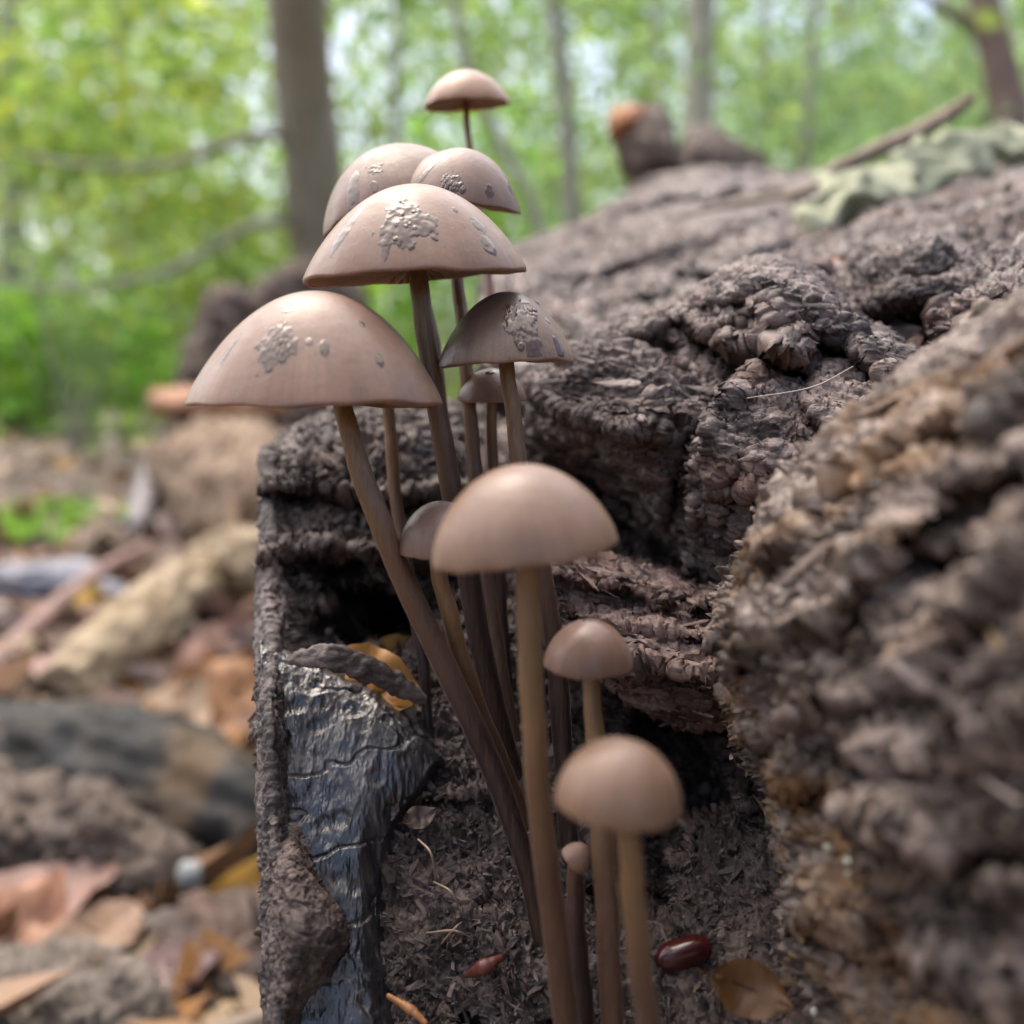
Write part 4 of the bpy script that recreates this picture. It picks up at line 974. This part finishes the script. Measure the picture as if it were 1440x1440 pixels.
stick('wood_block', 'broken ochre wood block with pale edge left of the log', 'wood', ground_pts([(235, 650, .10), (300, 672, .10), (360, 712, .09), (420, 760, .08)]), [.05, .088, .095, .075], OCHRE, 17, 56, .12, n=90, rid=.2, squash=.75)
slab('orange_shelf', 'flat orange shelf of bark jutting from the dark stump behind the widest cap', [P(215, 560, 225), P(385, 556, 225), P(390, 572, 200), P(225, 574, 200)], .018, simple('orange_bark', (.42, .20, .10), .6), 19, 'bark')
blob('weathered_wood', G(30, 845, .02), (.09, .05, .035), wood_mat('bluish_wood', (.11, .11, .125), (.24, .24, .27), (.42, .42, .46), 30, grain=(.3, 1, 1)), 23, rotz(10), .3, 50)
tag(bpy.context.scene.objects['weathered_wood'], 'bluish grey weathered wood piece at the left picture edge', 'wood')
GREYBARK = wood_mat('grey_bark', (.05, .04, .033), (.13, .105, .085), (.27, .225, .185), 90)
bb = [[(-80, 1370, 40), (-80, 1380, 35), (-80, 1450, 32), (-80, 1560, 31)], [(20, 1345, 40), (20, 1352, 35), (20, 1430, 32), (20, 1560, 31)], [(110, 1335, 40), (110, 1345, 35), (110, 1430, 32), (110, 1560, 31)],
      [(190, 1370, 40), (190, 1378, 35), (190, 1440, 33), (190, 1560, 32)], [(250, 1430, 40), (250, 1435, 36), (250, 1480, 34), (250, 1560, 33)]]
chunk('bark_block', bb, 120, 90, GREYBARK, .08, (0, 1, -.3), seed=161, spec='crumb', amp=1.1, freq=.5, parent=None, label='rough grey bark block in the bottom left corner', cat='bark')
blob('dark_wood_block', G(345, 1370, .02), (.03, .03, .022), DARKWOOD, 31, rotz(20), .3, 50)
tag(bpy.context.scene.objects['dark_wood_block'], 'dark block of wood against the log near the bottom left', 'wood')
blob('pebble', G(268, 1230, .045), (.0045, .004, .005), simple('white_stone', (.40, .42, .41), .5), 33, None, .15, 30)
tag(bpy.context.scene.objects['pebble'], 'small white pebble between the two branches at lower left', 'pebble')
stump_net = [
 [(262, 560, 290), (258, 540, 262), (250, 590, 256), (248, 640, 252), (246, 710, 250)],
 [(285, 495, 290), (285, 490, 256), (280, 560, 248), (280, 630, 244), (280, 715, 242)],
 [(318, 425, 290), (318, 425, 252), (315, 520, 242), (315, 610, 238), (315, 720, 236)],
 [(365, 425, 290), (365, 425, 250), (365, 520, 240), (365, 610, 236), (365, 720, 234)],
 [(405, 395, 290), (405, 398, 252), (405, 500, 242), (405, 610, 238), (405, 720, 236)],
 [(450, 385, 290), (452, 390, 256), (455, 500, 248), (455, 610, 244), (455, 720, 242)],
 [(485, 410, 292), (488, 420, 262), (490, 500, 256), (492, 610, 252), (495, 720, 250)],
]
chunk('dark_stump', stump_net, 120, 100, DARKWOOD, .3, (.1, 1, 0), seed=151, spec='crumb', amp=1.0, freq=.06, parent=None, label='dark broken stump at left behind the widest cap', cat='stump')
litter = [
 ('pinkish brown dead leaf lying flat at the left edge', 60, 1275, .062, (.34, .20, .155), 20, 8, 10),
 ('orange brown leaf cut by the left picture edge', -5, 1345, .07, (.42, .20, .11), 70, 20, 20),
 ('curled tan leaf like a finger beside the pinkish leaf', 160, 1318, .042, (.34, .22, .14), -35, 10, 30),
 ('amber leaf standing beside the log edge at lower left', 348, 1288, .055, (.50, .26, .04), 60, 40, 40),
 ('small yellow leaf beside the pinkish twig', 128, 850, .05, (.55, .33, .04), 100, 35, 20),
 ('large orange leaf leaning against the log behind the black branch', 300, 1010, .11, (.46, .23, .10), 60, 30, 35),
 ('long cream leaf pointing up behind the black branch', 235, 1025, .075, (.50, .35, .22), 75, 25, 30),
 ('pink brown leaf below the pale plank against the log', 330, 925, .10, (.36, .20, .14), 50, 25, 30),
 ('pale pink leaf at the left edge below the long twig', 45, 955, .07, (.45, .28, .24), 10, 20, 10),
 ('purplish brown leaf near the bottom left corner', 245, 1372, .036, (.20, .12, .11), 10, 10, 20),
 ('golden leaf far back at the left edge', 12, 615, .09, (.50, .32, .10), 30, 15, 10),
 ('orange leaf in the litter left of the grey branch', 92, 655, .09, (.45, .25, .07), 60, 20, 20),
 ('peach leaf at the left edge beneath the golden leaf', 8, 660, .10, (.50, .33, .2), 10, 20, 20),
 ('white pale leaf in the litter far back', 155, 618, .07, (.55, .52, .5), 30, 20, 20),
 ('mauve leaf right of the grey branch stub', 245, 735, .08, (.40, .29, .27), 80, 30, 20),
]
for k_, (lb, x, y, s, c, ya, ti, ro) in enumerate(litter):
    dead_leaf(lb, G(x, y, .035), s, c, ya, ti, ro, 50 + k_, .35)
def wood_chips():
    rg = rngs(55)
    mats = [BEIGE, OCHRE, DARKWOOD, GREYBARK]
    spots = [(60, 1010, 'pale wood chip just above the wet black branch at left'), (150, 985, 'wood chip at the lower end of the pale split plank'), (330, 870, 'wood chip between the pale plank and the log edge'),
             (210, 1060, 'wood chip lying on top of the wet black branch'), (95, 1240, 'wood chip below the rough brown branch by the pinkish leaf'), (310, 1240, 'wood chip right of the white pebble near the log'),
             (330, 1420, 'wood chip at the bottom edge close to the log'), (200, 1290, 'wood chip beside the curled tan leaf'), (25, 905, 'wood chip under the long pinkish twig at the left edge'),
             (160, 725, 'wood chip left of the grey branch stub'), (345, 1135, 'wood chip where the black branch meets the log'), (265, 1335, 'wood chip above the purplish leaf at lower left')]
    for i, (x, y, lb) in enumerate(spots):
        c = G(x, y, .03); L = rg.uniform(.03, .06) * (1 + .5 * (y < 1000)); W_ = L * rg.uniform(.2, .45); T = L * rg.uniform(.08, .2)
        n, m = 14, 8
        prof = np.interp(np.linspace(0, 1, n), [0, .12, .6, 1], [.35, 1, .85, .15]) * np.exp(rg.normal(0, .08, n))
        a = np.linspace(0, 2 * np.pi, m, endpoint=False) + .3
        sec = np.stack([np.sign(np.cos(a)) * np.abs(np.cos(a)) ** .4 * W_ * .5, np.sign(np.sin(a)) * np.abs(np.sin(a)) ** .4 * T * .5], 1)
        Lx = np.linspace(-.5, .5, n) * L
        V = np.stack([np.repeat(Lx, m) + rg.normal(0, L * .01, n * m), (prof[:, None] * sec[None, :, 0]).ravel(), (prof[:, None] * sec[None, :, 1]).ravel()], 1)
        V += rg.normal(0, T * .06, V.shape)
        fr = frame((math.cos(t_ := rg.uniform(0, 3.14)), math.sin(t_), rg.normal(0, .25)))
        o = mesh('wood_chip', c + V @ fr, [gridfaces(n, m, True), np.arange(m)[::-1][None], (np.arange(m) + (n - 1) * m)[None]], mats[rg.randint(4)], None, False)
        tag(o, lb, 'wood chip', 'broken wood chips in the litter')
wood_chips()
def litter_stuff():
    rg = rngs(77)
    n = 7500
    # more leaves near the lens, thinning out
    d = .22 + rg.rand(n) ** 2.0 * 9; a = rg.uniform(-1.25, .75, n)
    d[:2300] = .3 + rg.rand(2300) * 1.1; a[:2300] = -rg.uniform(.2, .75, 2300)
    c = np.stack([d * np.sin(a), d * np.cos(a), rg.rand(n) * .025], 1)
    L, Fq = leafshape(5, .33, seed=1)
    yaw = rg.uniform(0, 6.28, n); ti = rg.normal(0, .35, n); ro = rg.normal(0, .35, n); s = rg.uniform(.035, .08, n) * np.clip(.5 + d / 1.5, .5, 1)
    Z0 = L[None, :, 2:] * rg.normal(.6, 1.2, (n, 1, 1))
    X0 = L[None, :, :1] * s[:, None, None]; Y0 = L[None, :, 1:2] * s[:, None, None]; Z0 = Z0 * s[:, None, None]
    Z1 = Z0 + X0 * np.sin(ti)[:, None, None] + Y0 * np.sin(ro)[:, None, None]
    cy_, sy_ = np.cos(yaw)[:, None, None], np.sin(yaw)[:, None, None]
    V = np.concatenate([X0 * cy_ - Y0 * sy_, X0 * sy_ + Y0 * cy_, Z1], 2) + c[:, None]
    pal = np.array([(.15, .09, .06), (.22, .12, .075), (.09, .058, .042), (.28, .17, .12), (.36, .18, .06), (.18, .115, .10), (.05, .034, .026), (.38, .26, .18)])
    cc = pal[rg.randint(0, len(pal), n)] * np.exp(rg.normal(0, .2, (n, 1)))
    k = L.shape[0]
    o = mesh('leaf_litter', V.reshape(-1, 3), (Fq[None] + k * np.arange(n)[:, None, None]).reshape(-1, 4), DEAD, None, True, {'tint': np.repeat(cc, k, 0)})
    tag(o, 'brown dead leaves littering the forest floor', 'leaf litter', kind='stuff')
litter_stuff()

# ------------------------------------------------------------------ forest
def leaf_cloud(centers, n, spread, size, pal, seed, flat=1.0):
    rg = rngs(seed)
    centers = np.asarray(centers)
    k = rg.randint(0, len(centers), n)
    c = centers[k] + rg.normal(0, 1, (n, 3)) * np.asarray(spread)
    nrm = rg.normal(0, flat, (n, 3)); nrm[:, 2] += 1; nrm /= np.linalg.norm(nrm, axis=1)[:, None]
    t = rg.normal(size=(n, 3)); t -= (t * nrm).sum(1)[:, None] * nrm; t /= np.linalg.norm(t, axis=1)[:, None]
    b = np.cross(nrm, t); s = (size * np.exp(rg.normal(0, .25, n)))[:, None]
    V = np.stack([c - t * s, c - b * s * .55 + nrm * s * .12, c + t * s, c + b * s * .55 + nrm * s * .12], 1)
    cc = np.array(pal)[rg.randint(0, len(pal), n)] * np.exp(rg.normal(0, .22, (n, 1)))
    i = np.arange(n)[:, None] * 4
    f = np.concatenate([i + (0, 1, 2), i + (0, 2, 3)])
    return V.reshape(-1, 3), f, np.repeat(cc, 4, 0)
YG = [(.32, .45, .06), (.24, .41, .08), (.40, .46, .06), (.20, .36, .08), (.36, .50, .14)]
MG = [(.18, .34, .07), (.24, .40, .08), (.15, .27, .07), (.27, .40, .14), (.31, .42, .10)]
PG = [(.26, .42, .16), (.32, .47, .20), (.22, .38, .14), (.38, .50, .16)]

def tree(label, pts, wpx, mat, leaves=None, branches=(), seed=0, name='beech_tree', group='trees of the wood'):
    """pts: (px,py,z metres) up the trunk as seen; the foot is dropped to the ground"""
    pw = [P(x, y, z * 100) for x, y, z in pts]               # top first
    low, nxt = pw[-1], pw[-2]
    d = (low - nxt) / max(nxt[2] - low[2], .05)
    foot = low + d * min(low[2] + .05, 3) * .6; foot = np.array((foot[0], foot[1], -.05))
    top = pw[0] + (pw[0] - pw[1]) / np.linalg.norm(pw[0] - pw[1]) * max(1.5, pts[0][2] * .35)
    z = pts[-1][2]
    r = wpx * .5 / 1440 * z
    root = thing(name, label, 'tree', (foot[0], foot[1], 0), group)
    path = cr(np.array([foot] + pw[::-1] + [top]), 60)
    rad = r * np.interp(np.linspace(0, 1, 60), [0, .06, .2, 1], [1.35, 1.08, 1, .8])
    V, Fs, _ = tube(path, rad, 18, 1, .07, seed)
    mesh('trunk', V, Fs, mat, root)
    for bp, w0 in branches:
        bw = cr(np.array([P(x, y, zz * 100) for x, y, zz in bp]), 40)
        V, Fs, _ = tube(bw, np.linspace(w0, w0 * .35, 40) * .5 / 1440 * bp[0][2], 10, 1, .12, seed)
        mesh('branch', V, Fs, mat, root)
    if leaves:
        for cents, n, spread, size, pal in leaves:
            cw = [P(x, y, zz * 100) for x, y, zz in cents]
            V, f, c = leaf_cloud(cw, n, spread, size, pal, seed + 300)
            mesh('crown', V, f, GREEN, root, False, {'tint': c})
    return root
def pts_in(n, x0, x1, y0, y1, z0, z1, seed):
    rg = rngs(seed); return [(rg.uniform(x0, x1), rg.uniform(y0, y1), rg.uniform(z0, z1)) for _ in range(n)]

tree('thick olive grey tree trunk left of the mushrooms with two low branches', [(415, -40, 3.0), (425, 100, 3.2), (440, 250, 3.4), (455, 400, 3.6)], 84, TRUNK,
     [(pts_in(24, 100, 380, -60, 330, 3.4, 4.4, 1), 1200, (.12, .16, .07), .028, YG), (pts_in(14, 0, 330, -300, 60, 3, 4.5, 2), 900, (.2, .2, .1), .03, YG)],
     [([(400, 185, 3.25), (340, 195, 3.2), (230, 232, 3.1), (110, 232, 3.0), (20, 215, 3.0)], 17), ([(430, 312, 3.45), (350, 318, 3.3), (250, 375, 3.2), (120, 405, 3.1), (-20, 400, 3.0)], 16)], seed=1)
tree('thin dark sapling stem curving behind the highest mushroom', [(632, -30, 2.6), (655, 80, 2.6), (690, 175, 2.6), (730, 250, 2.6), (760, 330, 2.6)], 16, TRUNK, [(pts_in(10, 520, 760, -200, 60, 2.4, 3.4, 3), 350, (.14, .15, .07), .028, MG)], seed=2)
tree('slim pale grey trunk in the middle right of the highest mushroom', [(776, -20, 6), (790, 100, 6), (800, 220, 6), (806, 340, 6)], 25, TRUNK_P, [(pts_in(18, 640, 950, -200, 120, 5.5, 8, 4), 900, (.4, .4, .2), .04, MG)], seed=3)
tree('straight dark trunk behind the broken stub', [(986, -20, 5), (984, 80, 5), (981, 190, 5), (980, 300, 5)], 46, TRUNK, [(pts_in(16, 860, 1130, -240, 60, 4.6, 7, 5), 700, (.35, .35, .18), .04, MG)], seed=4)
tree('very thin pale trunk right of the straight dark one', [(1078, -20, 8), (1074, 120, 8), (1072, 280, 8)], 14, TRUNK_P, [(pts_in(16, 960, 1200, -200, 160, 7.6, 10, 6), 700, (.5, .5, .25), .05, PG)], seed=5)
tree('thin brown trunk leaning slightly beside the bright sky gap', [(1150, -20, 7), (1140, 100, 7), (1130, 260, 7)], 18, TRUNK, [(pts_in(14, 1040, 1280, 0, 240, 6.6, 9, 7), 800, (.45, .45, .22), .045, PG)], seed=6)
tree('leaning brown trunk at the top right corner with a dark side branch', [(1375, -60, 4), (1392, 40, 4), (1412, 120, 4), (1424, 220, 4)], 52, TRUNK_B, [(pts_in(14, 1240, 1440, -240, 140, 3.6, 5.5, 8), 650, (.25, .25, .12), .034, PG)],
     [([(1396, 50, 4), (1350, 25, 4), (1310, 0, 4), (1270, -40, 3.9)], 22)], seed=7)
tree('faint thin trunk between the pale grey and dark trunks', [(926, -20, 11), (920, 120, 11), (915, 260, 11)], 13, TRUNK_P, [(pts_in(16, 800, 1000, -100, 200, 10, 13, 9), 700, (.6, .6, .3), .06, PG)], seed=8)
tree('faint thin trunk under the bright gap at upper right', [(1246, -20, 12), (1250, 120, 12), (1252, 260, 12)], 14, TRUNK_P, [(pts_in(16, 1150, 1400, 60, 240, 11, 14, 10), 700, (.6, .6, .3), .06, PG)], seed=9)
tree('faint trunk far back left of the thick trunk', [(165, -20, 9), (172, 200, 9), (176, 400, 9)], 22, TRUNK_P, [(pts_in(24, -60, 380, -60, 420, 8, 11, 11), 1500, (.5, .5, .25), .05, YG)], seed=10)
tree('grey trunk at the left picture edge half hidden by leaves', [(12, -20, 7), (14, 200, 7), (16, 420, 7)], 34, TRUNK, [(pts_in(24, -100, 240, -60, 420, 6, 9, 12), 1600, (.4, .4, .2), .045, YG)], seed=11)
tree('thin far trunk between the thick trunk and the curved sapling', [(560, -20, 10), (556, 160, 10), (552, 360, 10)], 14, TRUNK_P, [(pts_in(24, 440, 760, -60, 360, 9, 12, 13), 1500, (.5, .5, .25), .05, MG)], seed=12)
tree('thin far trunk in the pale green right of the leaning brown trunk', [(1190, -20, 15), (1192, 100, 15), (1194, 260, 15)], 9, TRUNK_P, [(pts_in(24, 1000, 1500, 60, 260, 13, 17, 14), 1400, (.8, .8, .4), .07, PG)], seed=13)

# shrubs at ground level
def shrub(label, cents, n, spread, size, pal, seed):
    cw = np.array([P(x, y, z * 100) for x, y, z in cents])
    base = np.array((cw[:, 0].mean(), cw[:, 1].mean(), 0.))
    root = thing('shrub', label, 'shrub', base, 'green shrubs of the undergrowth')
    Vs = []; Fs = []; o = 0
    for c in cw:
        path = cr(np.array([base + (0, 0, -.03), base * .5 + c * .5 + (0, 0, -.1 * c[2]), c]), 12)
        V, F_, _ = tube(path, np.linspace(.0035, .002, 12), 6)
        Vs.append(V); Fs += [f + o for f in F_]; o += len(V)
    q4 = np.concatenate([f for f in Fs if f.shape[1] == 4]); q3 = np.concatenate([f for f in Fs if f.shape[1] == 3])
    mesh('stems', np.concatenate(Vs), [q4, q3], TRUNK, root)
    V, f, c = leaf_cloud(cw, n, spread, size, pal, seed + 500)
    V[:, 2] = np.maximum(V[:, 2], .01)
    mesh('foliage', V, f, GREEN, root, False, {'tint': c})
BG = [(.26, .50, .05), (.20, .44, .05), (.34, .52, .06), (.18, .38, .06)]
shrub('bright green low shrub at the left picture edge above the litter', pts_in(22, -80, 120, 410, 585, 6, 7, 21), 1500, (.28, .35, .13), .05, BG, 1)
shrub('bright green shrub beside the dark wood mound', pts_in(22, 110, 300, 390, 570, 6.5, 7.5, 22), 1400, (.28, .35, .13), .05, BG, 2)
shrub('yellowish shrub left below the two branches', pts_in(18, 170, 400, 300, 440, 4, 5, 23), 1000, (.16, .16, .09), .034, YG, 3)
shrub('leafy yellow green shrub at upper left', pts_in(18, -60, 220, 60, 260, 3.6, 4.6, 24), 1200, (.17, .17, .10), .034, YG, 4)
shrub('green shrub between thick trunk and curved sapling', pts_in(22, 480, 720, 180, 500, 6, 7.5, 25), 1900, (.28, .28, .18), .05, BG, 5)
shrub('pale shrub low behind the slim grey trunk', pts_in(14, 720, 900, 150, 340, 7, 9, 26), 1100, (.35, .35, .2), .05, PG, 6)
shrub('pale shrub behind the broken stub and thin trunks', pts_in(14, 1030, 1240, 120, 280, 7, 9, 27), 1100, (.35, .35, .2), .05, PG, 7)
shrub('pale green shrub at right behind the dry twig', pts_in(14, 1230, 1480, 80, 240, 6, 8, 28), 1200, (.35, .35, .2), .05, PG, 8)
# the far wood, one mass of foliage
def far_wood():
    rg = rngs(90)
    n = 70000
    z = rg.uniform(14, 34, n); px = rg.uniform(-500, 1940, n); py = 590 - rg.rand(n) ** .9 * 900
    c = P(px, py, z * 100)
    clump = fbm(np.stack([px / 95, py / 95, z / 9], 1), 3, 7)
    thin = .10 + .25 * sstep(250, -50, py)
    keep = clump > thin - .75
    for gx, gy, gr in ((482, 60, 34), (828, 85, 30), (1090, 25, 40), (1175, 40, 44), (1285, 45, 42), (1290, 5, 40)):
        keep &= np.hypot(px - gx, (py - gy) * .7) > gr * (1 + .6 * fbm(np.stack([px / 30, py / 30, z * 0], 1), 2, 5))
    c = c[keep]
    V, f, cc = leaf_cloud(c, len(c), (.15, .15, .1),   .13, PG + MG + YG, 91, 1.2)
    o = mesh('far_foliage', V, f, GREEN, None, False, {'tint': cc})
    tag(o, 'pale green mass of leaves far back in the wood', 'foliage', kind='stuff')
far_wood()
# moss / grass tuft in the litter
def herbs():
    rg = rngs(61); n = 1500
    x = rg.uniform(-4.2, 2.2, n); y = rg.uniform(4.2, 10, n)
    c = np.stack([x, y, .02 + rg.rand(n) ** 2 * .16], 1)
    keep = fbm(np.stack([x * 1.1, y * .8, x * 0], 1), 2, 3) > -.05
    V, f, cc = leaf_cloud(c[keep], int(keep.sum()), (.05, .05, .02), .035, BG + YG, 62, .9)
    V[:, 2] = np.maximum(V[:, 2], .005)
    o = mesh('low_herbs', V, f, GREEN, None, False, {'tint': cc})
    tag(o, 'scattered low green herbs on the forest floor at left', 'herbs', kind='stuff')
herbs()
def debris():
    rg = rngs(63); n = 1500
    d = .3 + rg.rand(n) ** 1.6 * 2.2; a = -rg.uniform(.12, .85, n)
    W_ = np.stack([d * np.sin(a), d * np.cos(a), .004 + rg.rand(n) * .028], 1)
    o = chips('wood_debris', W_[None], np.tile((0, 0, 1.), (1, n, 1)), n, .007, [(.05, .034, .026), (.13, .085, .055), (.26, .16, .10), (.34, .20, .10), (.20, .15, .11), (.40, .30, .20)], 64, None, None, 2.8, .2, .6)
    tag(o, 'small angular scraps of wood and bark strewn through the litter', 'wood scraps')
debris()
def moss():
    rg = rngs(31); n = 900
    b = G(40, 745, .0)
    c = b + rg.normal(0, 1, (n, 3)) * (.10, .12, 0); c[:, 2] = .005 + rg.rand(n) * .03
    V, f, cc = leaf_cloud(c, n, (.01, .01, .005), .012, BG, 32, 1.2)
    o = mesh('moss_patch', V, f, GREEN, None, False, {'tint': cc})
    tag(o, 'bright green moss patch in the litter at the left edge', 'moss', kind='stuff')
moss()
